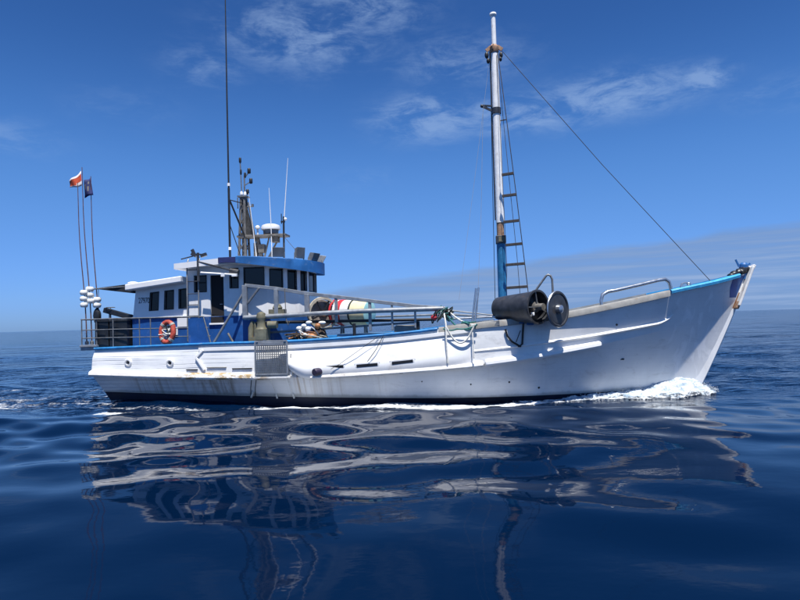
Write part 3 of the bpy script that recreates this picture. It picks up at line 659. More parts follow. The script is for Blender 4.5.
for x, z, r in ((-5.18, 8.0, .06), (-5.12, 7.64, .06), (-5.25, 7.26, .055), (-5.50, 8.40, .045), (-5.33, 7.86, .04), (-5.48, 7.98, .035)):
    MB().lathe([(0, -.08), (r * .8, -.08), (r, -.05), (r, .07), (r * .7, .10), (0, .10)], (x, -.3, z), (0, 0, 1), 12).build('navigation_light', 'black', lm, smooth=35)
for x, z in ((-5.46, 7.22), (-5.33, 7.2)):
    MB().lathe([(0, -.05), (.05, -.05), (.055, .02), (.03, .07), (0, .075)], (x, -.33, z), (0, 0, 1), 12).build('navigation_light', 'plastic_white', lm, smooth=35)
m = MB(); m.box((-4.72, -.25, 5.68), (1.75, .55, .07)); m.bar((-4.95, -.25, 5.66), (-4.78, -.25, 4.82), .12, .14, (0, 1, 0)); m.bar((-4.15, -.25, 5.62), (-4.60, -.25, 4.85), .05, .07, (0, 1, 0)); m.bar((-4.5, -.3, 5.64), (-4.72, -.3, 4.80), .05, .05, (0, 1, 0)); m.box((-4.78, -.25, 5.25), (.22, .25, .3)); m.box((-4.30, -.25, 5.55), (.25, .3, .2)); m.box((-5.0, -.25, 5.2), (.12, .2, .5))
m.build('radar_platform', 'grey_dirty', boat, bevel=.012)
m = MB(); m.lathe([(0, -.20), (.26, -.20), (.27, -.06)], (-4.47, -.2, 5.96), (0, 0, 1), 32); m.build('radar_base', 'dull_steel', boat, smooth=35)
m = MB(); m.lathe([(.27, -.06), (.325, -.05), (.33, .02), (.30, .10), (.20, .135), (0, .14)], (-4.47, -.2, 5.96), (0, 0, 1), 32); m.build('radar_dome', 'plastic_white', boat, smooth=50)
m = MB(); m.lathe([(0, -.25), (.03, -.25), (.03, 0), (.08, .0), (.085, .05), (.05, .11), (0, .12)], (-4.93, -.25, 5.96), (0, 0, 1), 16); m.build('satellite_puck', 'plastic_white', boat, smooth=35)
# long black whip and its stays
m = MB(); m.tube([(-5.69, -.9, 4.75), (-5.69, -.9, 7.3)], .042, 8); m.tube([(-5.69, -.9, 7.3), (-5.69, -.9, 10.3), (-5.67, -.9, 16.2)], [.032, .028, .012], 8); whip = m.build('whip_antenna', 'black', boat, smooth=True)
for z in (5.22, 7.42): MB().lathe([(.0, -.05), (.05, -.05), (.05, .05), (0, .05)], (-5.69, -.9, z), (0, 0, 1), 12).build('clamp', 'plastic_white', whip)
m = MB(); m.tube([(-5.69, -.9, 6.9), (-5.4, -.45, 6.85)], .018, 6); m.tube([(-5.67, -.88, 6.88), (-5.30, -.5, 5.65)], .03, 6); m.tube([(-5.67, -.88, 6.0), (-5.30, -.8, 4.8)], .016, 6); m.build('antenna_strut', 'black', boat, smooth=True)
m = MB(); m.tube([(-4.34, -.5, 4.75), (-4.36, -.5, 6.2), (-4.40, -.5, 7.32)], [.016, .014, .008], 8); m.build('antenna', 'plastic_white', boat, smooth=True)
m = MB(); m.tube([(-3.89, -.5, 6.15), (-3.70, -.5, 8.32)], [.02, .008], 8); m.build('antenna', 'plastic_white', boat, smooth=True)
m = MB(); m.tube([(-4.85, -.6, 4.78), (-5.10, -.6, 7.15)], [.014, .007], 8); m.build('antenna', 'plastic_white', boat, smooth=True)
m = MB(); m.tube([(-3.92, -.5, 4.7), (-3.90, -.5, 6.3)], .034, 8); m.tube([(-3.98, -.5, 6.05), (-3.98, -.5, 6.4)], .016, 6); m.box((-3.93, -.5, 6.12), (.14, .06, .05)); m.build('antenna_post', 'black', boat, smooth=35)
MB().ball((-3.83, -.52, 6.2), .055, 12, 8).build('gps_puck', 'plastic_white', boat, smooth=True)
def flood(c, size, tilt, yaw):
    m = MB(); E_ = Euler((0, tilt, yaw)); hx, hy, hz = size; c = Vector(c); M = E_.to_matrix()
    def T(x, y, z): return c + M @ Vector((x, y, z))
    f = [T(hx * .5, y * hy / 2, z * hz / 2) for y, z in ((-1, -1), (1, -1), (1, 1), (-1, 1))]; bk = [T(-hx * .5, y * hy * .34, z * hz * .34) for y, z in ((-1, -1), (1, -1), (1, 1), (-1, 1))]
    m.add(f + bk, [(0, 1, 2, 3), (7, 6, 5, 4), (0, 4, 5, 1), (1, 5, 6, 2), (2, 6, 7, 3), (3, 7, 4, 0)])
    for s in (-1, 1): m.bar(T(0, s * (hy / 2 + .02), 0), T(0, s * (hy / 2 + .02), 0) + Vector((0, 0, -hz * .75)), .02, .04)
    for k in range(-2, 3): m.bar(T(-hx * .55, k * hy * .12, -hz * .3), T(-hx * .55, k * hy * .12, hz * .3), .012, .05, M @ Vector((1, 0, 0)))
    o = m.build('floodlight', 'dull_steel', boat, bevel=.008)
    g = MB(); q = [T(hx * .5 + .006, y * hy * .44, z * hz * .44) for y, z in ((-1, -1), (1, -1), (1, 1), (-1, 1))]; q2 = [T(hx * .5 - .004, y * hy * .44, z * hz * .44) for y, z in ((-1, -1), (1, -1), (1, 1), (-1, 1))]
    g.add(q + q2, [(0, 1, 2, 3), (0, 4, 5, 1), (1, 5, 6, 2), (2, 6, 7, 3), (3, 7, 4, 0)]); g.build('lens', 'lamp_glass', o)
flood((-3.86, -1.35, 4.98), (.26, .40, .32), R(10), R(-62)); flood((-3.28, -.85, 4.98), (.20, .34, .38), R(8), R(-35)); flood((-2.93, -.35, 4.86), (.2, .36, .40), R(28), R(-20)); flood((-2.93, .7, 4.86), (.2, .36, .40), R(28), R(20))
m = MB(); m.tube([(-3.9, -.5, 5.6), (-3.2, -.9, 4.85)], .008, 5); m.tube([(-3.9, -.5, 5.4), (-3.7, -1.2, 4.8)], .008, 5); m.build('lamp_cable', 'wire', boat)

# ------------------------------------------------------------------ foredeck frame, booms
FY = -1.92
top_l = [(-4.80, 3.88), (-3.73, 3.73), (-2.71, 3.53), (-1.77, 3.40), (-.69, 3.235), (.73, 3.02), (1.60, 2.93)]
bot_l = [(-4.82, 2.83), (-3.74, 2.85), (-2.72, 2.88), (-1.0, 2.92), (1.60, 2.92)]
fy = lambda x: FY - (x + 4.8) * .05
m = MB()
for (a, b) in zip(top_l[:-1], top_l[1:]): m.bar((a[0], fy(a[0]) + .04, a[1]), (b[0] + .01, fy(b[0]) + .04, b[1]), .10, .11, (0, 0, 1))
fr = m.build('gantry_frame', 'galv', boat, bevel=.01)
m = MB()
for (a, b) in zip(bot_l[:-1], bot_l[1:]): m.tube([(a[0], fy(a[0]) - .05, a[1]), (b[0], fy(b[0]) - .05, b[1])], .075, 12)
m.build('gantry_beam', 'galv', fr, smooth=35)
for x, z0, z1, w in ((-4.80, 2.80, 3.88, .16), (-3.74, 2.86, 3.72, .13), (-2.72, 2.88, 3.52, .15), (-1.78, 2.6, 3.40, .09), (-.70, 2.3, 3.23, .09), (0.0, 2.3, 3.12, .06), (.72, 2.35, 3.02, .06)):
    MB().box((x, fy(x) + (.01 if x < -2.5 else .06), (z0 + z1) / 2), (w, .1 if x > -2.5 else .12, z1 - z0)).build('gantry_post', 'galv', fr, bevel=.012)
m = MB(); m.bar((-4.72, fy(-4.7), 3.28), (-4.3, fy(-4.3), 3.78), .06, .09, (0, 1, 0)); m.build('gantry_brace', 'dull_steel', fr, bevel=.01)
m = MB(); m.tube([(-4.86, FY + .02, 3.62), (-5.75, -2.2, 2.05)], .04, 8); m.build('gantry_strut', 'dull_steel', fr, smooth=True)
m = MB(); m.tube([(-5.15, -2.1, 2.05), (-5.32, -2.1, 2.35)], .035, 8); m.build('gantry_foot', 'grey_dirty', fr, smooth=True)
MB().tube([(-4.55, -1.62, 2.66), (1.35, -1.9, 2.60)], .05, 10).build('boom', 'black', boat, smooth=True)
MB().tube([(-4.37, -1.75, 2.32), (.82, -2.1, 2.53)], .035, 10).build('boom', 'dull_steel', boat, smooth=True)
MB().tube([(-3.5, 1.0, 2.75), (1.7, -.6, 2.75), (3.1, -1.3, 2.62)], .04, 10).build('boom', 'galv', boat, smooth=True)
MB().tube([(1.7, -1.9, 2.88), (3.2, -1.75, 2.66)], .022, 8).build('boom', 'galv', boat, smooth=True)
m = MB(); m.tube([(1.66, -2.1, 2.6), (3.2, -2.05, 2.63)], .035, 8); m.build('boom', 'steel', boat, smooth=True)
for x in (.80, -1.2): MB().tube([(x, -2.15, z_deck(x)), (x, -2.1, 2.55)], .05, 8).build('boom_crutch', 'black', boat, smooth=True)
# olive deck winch
m = MB(); m.lathe([(.20, 0), (.17, .05), (.13, .12), (.13, .30), (.15, .36), (.16, .42), (.12, .54), (0, .60)], (-4.22, -2.05, 2.42), (0, 0, 1), 20); m.box((-4.18, -2.05, 2.28), (.36, .4, .34)); m.box((-4.30, -2.05, 1.75), (.16, .3, .9)); m.box((-4.02, -2.05, 1.7), (.14, .3, .8)); m.lathe([(.0, 0), (.12, 0), (.12, .3), (0, .3)], (-4.0, -2.05, 2.58), (1, 0, 0), 14)
m.build('deck_winch', 'olive', boat, smooth=35)
m = MB(); m.tube([(-4.62, -1.95, 1.5), (-4.60, -1.95, 2.5), (-4.55, -1.95, 2.72)], [.09, .09, .05], 10); m.tube([(-4.44, -1.95, 1.5), (-4.46, -1.95, 2.68)], .05, 8); m.box((-4.40, -1.98, 2.13), (.36, .2, .14)); m.build('vent_pipe', 'olive', boat, smooth=35)
m = MB(); m.box((-3.74, -1.86, 3.0), (.5, .3, .14)); m.lathe([(.14, 0), (.16, .06), (.1, .16), (0, .2)], (-3.74, -1.86, 3.06), (0, 0, 1), 14); m.build('hatch_cowl', 'olive', boat, smooth=35)
# dangling hook
m = MB(); m.tube([(-3.42, fy(-3.4) - .08, 3.72), (-3.40, fy(-3.4) - .08, 2.75), (-3.33, fy(-3.4) - .08, 2.55), (-3.28, fy(-3.4) - .08, 2.68)], .014, 6); m.build('hook_line', 'grey_dirty', boat)

# ------------------------------------------------------------------ main mast
MX = 3.49
m = MB(); m.tube([(MX, 0, z_deck(MX)), (MX, 0, 5.12)], [.155, .145], 20); m.build('mast_foot', 'mast_blue', boat, smooth=35)
m = MB(); m.tube([(MX, 0, 5.80), (MX, 0, 8.5), (MX + .0, 0, 11.75)], [.140, .138, .124], 20); m.tube([(MX, 0, 11.7), (MX, 0, 12.92)], [.085, .08], 16); m.lathe([(0, .1), (.11, .09), (.12, .03), (.09, -.02)], (MX, 0, 12.92), (0, 0, 1), 16); mast = m.build('mast', 'mast_white', boat, smooth=35)
m = MB(); m.tube([(MX, 0, 5.30), (MX, 0, 5.82)], [.124, .126], 20); m.build('mast_chafe_band', 'mast_tan', mast, smooth=35)
m = MB(); m.box((MX, -.02, 5.22), (.34, .34, .26)); m.build('mast_bracket', 'charcoal', mast, bevel=.015)
MB().box((MX + .02, -.195, 5.22), (.20, .02, .17)).build('bracket_plate', 'olive', mast, bevel=.006)
m = MB(); m.tube([(MX - .15, .02, 5.9), (MX - .14, .02, 11.7)], .03, 8); m.build('mast_cable', 'wire', mast, smooth=True)
m = MB(); m.lathe([(.12, -.25), (.15, -.2), (.15, -.02), (.09, .06)], (MX, 0, 11.85), (0, 0, 1), 16)
for a in (0, 100, 180, 250): m.bar((MX + .1 * math.cos(R(a)), .1 * math.sin(R(a)), 11.85), (MX + .27 * math.cos(R(a)), .27 * math.sin(R(a)), 11.72), .05, .12)
m.build('mast_collar', 'mast_tan', mast, smooth=35)
for x, z, r in ((-.26, 11.55, .10), (-.22, 11.35, .08), (.22, 11.52, .09), (.2, 11.38, .07)):
    MB().ball((MX + x, -.05, z), (r * .7, .06, r * 1.2), 12, 8).build('block', 'black', mast, smooth=True)
m = MB(); m.lathe([(.135, -.11), (.16, -.1), (.16, .1), (.135, .11)], (MX, 0, 9.62), (0, 0, 1), 18); m.bar((MX - .1, 0, 9.62), (MX - .48, -.02, 9.82), .06, .07); m.bar((MX - .1, 0, 9.80), (MX - .48, -.02, 9.84), .05, .05); m.ball((MX - .48, -.02, 9.82), .06, 8, 6); m.build('crosstree', 'charcoal', mast, smooth=35)
MB().bar((MX + .12, -.1, 9.25), (MX + .32, -.15, 9.26), .03, .03).build('mast_rung', 'wood_dark', mast)
for x0, x1, z in ((3.60, 3.95, 7.35), (3.59, 4.02, 6.64), (3.60, 4.06, 5.77), (3.64, 4.13, 5.0), (3.62, 4.20, 4.34), (3.63, 4.27, 3.58)):
    MB().bar((x0 - .02, -.36, z - .01), (x1 + .02, -.44, z + .01), .07, .09).build('mast_rung', 'wood_dark', mast, bevel=.008)
shx = lambda z: 3.62 + (11.5 - z) * .083
MB().tube([(3.60, -.1, 11.6), (shx(9) - .03, -.3, 9.3), (shx(6.6), -.43, 6.64), (shx(3.5), -.46, 3.58), (4.36, -.6, 2.2)], .014, 6).build('shroud', 'wire', mast)
MB().tube([(3.58, .1, 11.6), (3.85, -.38, 6.64), (3.98, -.42, 4.6), (4.08, -.5, 2.2)], .010, 6).build('shroud', 'wire', mast)
MB().tube([(MX - .02, -.15, z_deck(MX)), (MX + .15, -.38, 4.2), (3.60, -.36, 7.4), (3.56, -.12, 11.5)], .009, 6).build('shroud', 'wire', mast)
MB().tube([(3.62, 0, 11.85), (6.9, 0, 7.58), (10.25, 0, 3.45)], .0105, 6).build('forestay', 'wire', mast)
MB().tube([(3.32, 0, 11.4), (2.68, -.6, 7.2), (2.05, -1.2, 3.2)], .0045, 5).build('halyard', 'thin_line', mast)
MB().tube([(3.05, -.02, 9.8), (2.85, -.5, 6.0), (2.62, -1.2, 2.8)], .0055, 5).build('halyard', 'thin_line', mast)
MB().tube([(3.35, .1, 11.5), (3.32, 1.2, 7.4), (3.3, 2.4, 2.6)], .012, 5).build('shroud', 'wire', mast)
m = MB(); m.tube([(2.60, -2.28, 3.50), (2.44, -2.34, 2.4)], .03, 10); m.tube([(2.68, -2.28, 3.52), (2.52, -2.34, 2.4)], .03, 10); m.build('gallows_post', 'steel', boat, smooth=True)

# ------------------------------------------------------------------ net hauler drum on the rail
d = Vector((.72, -.69, .0)).normalized(); A0 = Vector((3.27, -1.84, 2.87)); L = 1.46
m = MB(); m.lathe([(0, -.02), (.30, -.02), (.35, .02), (.38, .3), (.42, .8), (.465, L - .1), (.48, L)], A0, d, 36)
hd = m.build('net_drum', 'charcoal', boat, smooth=35, label='dark tapered net drum overhanging the starboard rail')
end = A0 + d * L
m = MB(); m.lathe([(.48, 0), (.505, .0), (.51, .03), (.505, .06), (.45, .06), (.44, .0), (.43, -.2), (0, -.2)], end, d, 40); m.build('drum_flange', 'charcoal', hd, smooth=35)
m = MB()
up = Vector((0, 0, 1)); sd_ = d.cross(up).normalized()
for a in (80, 200, 320): 
    v = up * math.sin(R(a)) + sd_ * math.cos(R(a)); m.bar(end + d * .02, end + d * .02 + v * .45, .035, .035, d)
m.bar(end + d * .06 - sd_ * .1, end + d * .06 + sd_ * .44, .03, .03, d); m.build('drum_spoke', 'dull_steel', hd)
m = MB(); m.lathe([(0, .24), (.10, .24), (.10, .0), (.16, -.02), (.16, -.15)], end, d, 20); m.box(end + sd_ * -.12 + d * .02, (.2, .16, .14)); m.build('drum_hub', 'grey_dirty', hd, smooth=35)
m = MB(); m.box(end + sd_ * .2 - up * .2 + d * .0, (.1, .1, .1)); m.build('drum_fitting', 'plastic_white', hd, bevel=.02)
de = Vector((4.88, -2.94, 2.79)); dsk = d; d = Vector((.75, -.66, 0)).normalized()
m = MB(); m.lathe([(.0, -.06), (.2, -.06), (.46, -.03), (.50, -.02), (.52, .01), (.51, .05), (.47, .06), (.44, .035), (.36, .05), (.2, .02), (.13, .03), (.11, .14), (.06, .17), (0, .17)], de, d, 44); m.lathe([(.12, -.30), (.12, -.05)], de, d, 20); m.bar(de - d * .22, Vector((4.75, -2.35, 2.62)), .10, .12); m.bar(de - d * .22, end + dsk * .05, .07, .07); m.build('hauler_disc', 'charcoal', hd, smooth=30, label='dark hauling disc with a bright hub')
m = MB(); m.lathe([(.13, .035), (.115, .145), (.06, .176), (0, .178)], de, d, 24); m.build('disc_hub', 'steel', hd, smooth=35)
m = MB(); m.lathe([(.515, .012), (.53, .03), (.515, .056)], de, d, 44); m.build('disc_rim', 'steel', hd, smooth=35)
hk = [Vector((4.28, -2.75, 3.30)), Vector((4.50, -2.78, 3.60)), Vector((4.62, -2.8, 3.76)), Vector((4.68, -2.8, 3.80)), Vector((4.75, -2.8, 3.76)), Vector((4.79, -2.8, 3.66)), Vector((4.80, -2.8, 3.2)), Vector((4.80, -2.78, 2.9))]
MB().tube(hk, .032, 10).build('drum_guard', 'dull_steel', hd, smooth=True)
m = MB(); m.box((3.62, -2.25, 2.46), (.72, .5, .14)); m.box((3.2, -2.1, 2.3), (.2, .3, .5)); m.box((4.15, -2.4, 2.5), (.2, .3, .3)); m.build('drum_base', 'visor_blue', hd, bevel=.02)
m = MB(); m.box((2.95, -2.47, 2.42), (.62, .16, .17), (0, -.06, 0)); m.build('rail_block', 'dull_steel', boat, bevel=.02)
m = MB(); pts = [hull_at(3.42, 2.25, .06), hull_at(3.47, 2.05, .05), hull_at(3.6, 1.88, .06), hull_at(3.82, 1.74, .06), hull_at(3.9, 1.8, .06), hull_at(3.93, 2.1, .05), hull_at(3.95, 2.4, .1)]
m.tube(pts, .03, 7); m.tube([pts[3], pts[3] + Vector((0, 0, -.03))], .05, 8); m.tube([hull_at(3.72, 1.86, .06), hull_at(3.86, 2.2, .06)], .012, 5); m.build('drum_stay', 'black', hd, smooth=True)

# ------------------------------------------------------------------ bow rail
p = [(6.33, -1.93, 2.80), (6.31, -1.93, 3.02), (6.36, -1.92, 3.19), (6.52, -1.88, 3.28), (6.75, -1.82, 3.31), (7.5, -1.58, 3.46), (8.16, -1.36, 3.60), (8.36, -1.29, 3.62), (8.48, -1.25, 3.54), (8.53, -1.23, 3.38), (8.56, -1.22, 3.2)]
MB().tube(p, .055, 12).build('bow_rail', 'steel', boat, smooth=True)

# ------------------------------------------------------------------ boarding grate over the side
gx0, gx1, gz0, gz1 = -4.16, -3.16, 1.07, 2.08; gy = -2.80
m = MB()
for a, b in (((gx0, gz0), (gx1, gz0)), ((gx1, gz0), (gx1, gz1)), ((gx1, gz1), (gx0, gz1)), ((gx0, gz1), (gx0, gz0))): m.bar((a[0], gy, a[1]), (b[0], gy, b[1]), .05, .05, (0, -1, 0))
m.box(((gx0 + gx1) / 2, gy - .02, gz1 - .08), (gx1 - gx0 - .2, .05, .10))
gr = m.build('boarding_grate', 'galv', boat, bevel=.006)
m = MB()
for k in range(1, 15):
    x = gx0 + (gx1 - gx0) * k / 15; m.bar((x, gy, gz0), (x, gy, gz1), .022, .02, (0, -1, 0)); z = gz0 + (gz1 - gz0) * k / 15; m.bar((gx0, gy + .012, z), (gx1, gy + .012, z), .02, .022, (0, -1, 0))
g2 = m.build('grate_mesh', 'dull_steel', gr); g2['kind'] = 'stuff'
m = MB(); m.box(((gx0 + gx1) / 2, -2.74, .98), (1.15, .14, .07)); m.box((gx1 + .09, -2.68, 1.35), (.06, .1, .7)); m.build('grate_bracket', 'strake_paint', gr, bevel=.01)
m = MB(); m.box((-3.08, -2.62, 1.18), (.12, .08, .06)); m.build('grate_catch', 'black', gr)
MB().add([(gx0 + .01, gy + .06, gz0), (gx1 - .01, gy + .06, gz0), (gx1 - .01, gy + .06, gz1), (gx0 + .01, gy + .06, gz1)], [(0, 1, 2, 3)])

# ropes on the topsides
def drape(pts, r, mt, name='rope', par=boat): return MB().tube(pts, r, 6).build(name, mt, par, smooth=True)
drape([hull_at(-.2, 2.16, .1), hull_at(-.42, 1.75, .17), hull_at(-.68, 1.40, .2)], .011, 'rope_dark')
drape([hull_at(-.35, 2.14, .1), hull_at(-1.0, 1.7, .18), hull_at(-1.55, 1.33, .2), hull_at(-1.8, 1.2, .2)], .008, 'rope_dark')
for x0 in (-4.3, -4.15): drape([hull_at(x0, 1.0, .16), hull_at(x0 - .17, .62, .05), hull_at(x0 - .25, .3, .03)], .012, 'rope_dark')
drape([hull_at(-4.42, .5, .045), hull_at(-4.53, .32, .045)], .035, 'rope_white')
for x0 in (-3.72, -3.18): drape([hull_at(x0, .98, .17), hull_at(x0 + .03, .55, .06), hull_at(x0 + .05, .27, .05)], .009, 'rope_white')
for x0 in (-3.69, -3.14): drape([hull_at(x0, .42, .05), hull_at(x0 + .02, .28, .05)], .028, 'rope_white')

# ------------------------------------------------------------------ loose gear: separate things
# rope tangle hung at the end of the gantry
def tangle(c, ext, mt, n, r, seed):
    rr = random.Random(seed); pts = []
    for k in range(n): pts.append((c[0] + rr.gauss(0, ext[0]), c[1] + rr.gauss(0, ext[1]), c[2] + rr.gauss(0, ext[2])))
    sm = []
    for i in range(n - 1):
        p0, p1, p2, p3 = (Vector(pts[min(max(i + q, 0), n - 1)]) for q in (-1, 0, 1, 2))
        for t in (0, .25, .5, .75): sm.append(.5 * ((2 * p1) + (p2 - p0) * t + (2 * p0 - 5 * p1 + 4 * p2 - p3) * t * t + (3 * p1 - p0 - 3 * p2 + p3) * t ** 3))
    return sm
rope = thing('rope_bundle', 'tangle of dark, green and white mooring ropes hung on the gantry end', 'rope', (1.7, -2.3, 2.2))
def rel(ps, t): 
    b = Vector(t); return [Vector(p) - b for p in ps]
RB = (1.7, -2.3, 2.2)
for i, (mt, n, ext, r) in enumerate((('rope_dark', 22, (.13, .1, .12), .02), ('rope_green', 18, (.14, .1, .13), .02), ('rope_white', 10, (.10, .1, .10), .018), ('rope_dark', 16, (.12, .1, .1), .022))):
    MB().tube(rel(tangle((1.52 + .07 * i, -2.25, 2.78), ext, mt, n, r, i + 3), RB), r, 6).build('rope', mt, rope, smooth=True)
MB().ball(Vector((1.32, -2.3, 2.66)) - Vector(RB), (.11, .08, .08), 12, 8, jit=.1).build('buoy_scrap', 'drum_red', rope, smooth=True)
def hang(a, b, sag, n=14): return [Vector(a).lerp(Vector(b), t) + Vector((0, 0, -sag * 4 * t * (1 - t))) for t in np.linspace(0, 1, n)]
hy = -2.74
MB().tube(rel(hang((1.75, -2.35, 2.84), (2.56, -2.62, 2.40), .10), RB), .026, 7).build('rope', 'rope_white', rope, smooth=True)
MB().tube(rel(hang((1.72, -2.5, 2.70), (2.60, -2.66, 2.42), .28), RB), .026, 7).build('rope', 'rope_green', rope, smooth=True)
MB().tube(rel(hang((1.70, hy, 2.35), (2.52, hy, 2.42), .50), RB), .028, 7).build('rope', 'rope_white', rope, smooth=True)
MB().tube(rel(hang((1.60, hy, 2.32), (2.0, hy, 2.30), .05) + hang((2.0, hy, 2.30), (2.58, hy, 2.40), .05), RB), .022, 7).build('rope', 'rope_green', rope, smooth=True)
MB().tube(rel([(1.62, -2.45, 2.8), (1.68, -2.72, 2.45), (1.68, -2.80, 1.9), (1.70, -2.80, 1.3)], RB), .024, 7).build('rope', 'rope_white', rope, smooth=True)
MB().tube(rel([(2.44, -2.66, 2.42), (2.46, -2.78, 2.0), (2.47, -2.80, 1.42)], RB), .022, 7).build('rope', 'rope_white', rope, smooth=True)
MB().tube(rel(tangle((2.3, -2.55, 2.46), (.16, .05, .03), 'rope_green', 14, .02, 21), RB), .02, 6).build('rope', 'rope_green', rope, smooth=True)

# spoked line reel
ax = Vector((.62, -.78, 0)).normalized(); c = Vector((-2.40, -1.25, 2.90)); base = (c.x, c.y, z_deck(c.x))
rl = thing('line_reel', 'large open-spoked fishing line reel with pale rim beside the wheelhouse', 'reel', base)
off = Vector(base)
m = MB(); m.lathe([(.46, -.05), (.54, -.05), (.55, 0), (.54, .05), (.46, .05), (.46, -.05)], c - off, ax, 44); m.build('rim', 'reel_rim', rl, smooth=35)
m = MB(); m.lathe([(.0, -.34), (.44, -.34), (.455, -.30), (.455, -.10), (0, -.10)], c - off, ax, 36); m.build('wound_line', 'reel_back', rl, smooth=35)
v2 = Vector((0, 0, 1)); s2 = ax.cross(v2).normalized()
for a in (62, 118, 205, 335):
    vv = v2 * math.sin(R(a)) + s2 * math.cos(R(a)); MB().bar(c - off, c - off + vv * .48, .05, .04, ax).build('spoke', 'black', rl)
m = MB(); m.lathe([(0, .08), (.09, .08), (.09, -.1)], c - off, ax, 18); m.build('hub', 'rust', rl, smooth=35)
m = MB(); m.bar(c - off - ax * .38, Vector((-.2, .35, 0)), .08, .1); m.bar(c - off - ax * .38, Vector((.3, .3, 0)), .08, .1); m.bar(c - off - ax * .4, c - off + ax * .05, .08, .08); m.build('stand', 'grey_dirty', rl)
# banded drum behind it
ax2 = Vector((.93, -.36, -.04)).normalized(); c2 = Vector((-1.98, -.85, 2.92)); base = (-1.4, -1.0, z_deck(-1.4)); off = Vector(base)
dr = thing('banded_drum', 'red, white and cream banded drum lying behind the gantry rails', 'drum', base)
pr = [(r_ * .9, t_) for r_, t_ in ((0, 0), (.44, 0), (.47, .02), (.47, .12), (.48, .125), (.48, .30), (.47, .305), (.47, .62), (.485, .625), (.485, .68), (.47, .685), (.46, 1.0), (.44, 1.22), (.40, 1.24), (0, 1.24))]
m = MB(); m.lathe(pr, c2 - off, ax2, 40, mis=[1, 1, 1, 1, 0, 0, 1, 1, 2, 2, 3, 3, 4, 4]); m.build('shell', ['drum_red', 'drum_white', 'rope_dark', 'drum_cream', 'drum_teal'], dr, smooth=35)
m = MB(); m.lathe([(.42, -.10), (.45, -.10), (.45, -.03), (.42, -.03)], c2 - off, ax2, 40); m.build('band', 'drum_red', dr, smooth=35)
m = MB()
for t in (.15, 1.05):
    for s in (-1, 1): m.bar((c2 + ax2 * t - off) + Vector((0, s * .1, -.38)), Vector((c2.x + ax2.x * t - off.x, s * .4, 0)), .07, .07)
m.build('cradle', 'dull_steel', dr)
# gear heaped by the rail
def heap(c, ext, mt, name, label, cat, seed, n=26, m_=14, amp=.28):
    rr = np.random.default_rng(seed); k = rr.normal(size=(7, 3)) * 3.2; ph = rr.uniform(0, 6.28, 7); mb_ = MB(); rows = []
    for i in range(m_ + 1):
        th = math.pi * .5 * i / m_; row = []
        for j in range(n):
            p = 2 * math.pi * j / n; v = np.array((math.sin(th) * math.cos(p), math.sin(th) * math.sin(p), math.cos(th))); s = 1 + amp * float(np.mean(np.sin(k @ v + ph))) * 2 + rr.uniform(-.05, .05)
            row.append((c[0] + ext[0] * v[0] * s, c[1] + ext[1] * v[1] * s, c[2] + ext[2] * v[2] * s))
        rows.append(row)
    mb_.grid(rows, closed=True); return solo(mb_, name, mt, c, label, cat, smooth=True)
hz = z_deck(-2.6)
nh = heap((-2.55, -1.98, hz), (.72, .34, 1.18), 'net_brown', 'net_heap', 'heap of dark brown netting piled beneath the spoked reel', 'net', 5, 40, 20)
heap((-3.15, -1.95, hz), (.22, .3, .95), 'black_rubber', 'tarpaulin_bundle', 'black tarpaulin bundle between the netting heap and the olive winch', 'tarpaulin', 8)
for i_, (mt_, r_) in enumerate((('net_brown', .02), ('rope_white', .013), ('rust', .02), ('rope_dark', .022), ('reel_rim', .015), ('net_brown', .025), ('orange', .016), ('rope_white', .016))):
    MB().tube(tangle((-.30 + .14 * (i_ % 5), -.22, .98 + .05 * (i_ % 3)), (.26, .09, .14), mt_, 16, r_, 40 + i_), r_, 6).build('net_strand', mt_, nh, smooth=True)
def fl(name, mt, c, r, label, cat, group=None):
    mb_ = MB(); mb_.ball(c, r, 18, 12); return solo(mb_, name, mt, (c[0], c[1], c[2] - r[2]), label, cat, group, smooth=True)
fl('mooring_buoy', 'orange', (-2.52, -2.30, 2.17), (.17, .13, .11), 'orange buoy lying on the brown netting by the rail', 'buoy')
for c, r in (((-2.95, -2.16, 2.44), (.10, .08, .07)), ((-2.78, -2.22, 2.52), (.09, .08, .06)), ((-2.62, -2.2, 2.62), (.1, .1, .05)), ((-2.64, -2.25, 2.42), (.09, .09, .08)), ((-2.2, -2.2, 2.60), (.12, .08, .05)), ((-2.72, -2.32, 2.24), (.06, .06, .05))):
    fl('net_float', 'float_white', c, r, 'small white float lying on the brown netting', 'float', 'white floats on the netting')
fl('net_float', 'orange', (-2.33, -2.26, 2.50), (.09, .08, .09), 'small orange float on top of the netting', 'float')
# hatch box and fish bin along the mid deck
m = MB(); m.box((-.95, -1.5, 1.75), (1.7, .9, .95)); solo(m, 'hatch_cover', 'deck_blue', (-.95, -1.5, 1.275), 'pale blue hatch coaming below the gantry rails', 'hatch', bevel=.03)
m = MB(); m.prism([(.02, -1.9), (.72, -1.9), (.72, -1.3), (.02, -1.3)], 1.4, 2.42); m.box((.37, -1.6, 2.43), (.62, .52, .04)); solo(m, 'fish_bin', 'cap_grey', (.37, -1.6, z_deck(.37)), 'weathered grey-brown bin standing beyond the pale blue hatch', 'bin', bevel=.02)

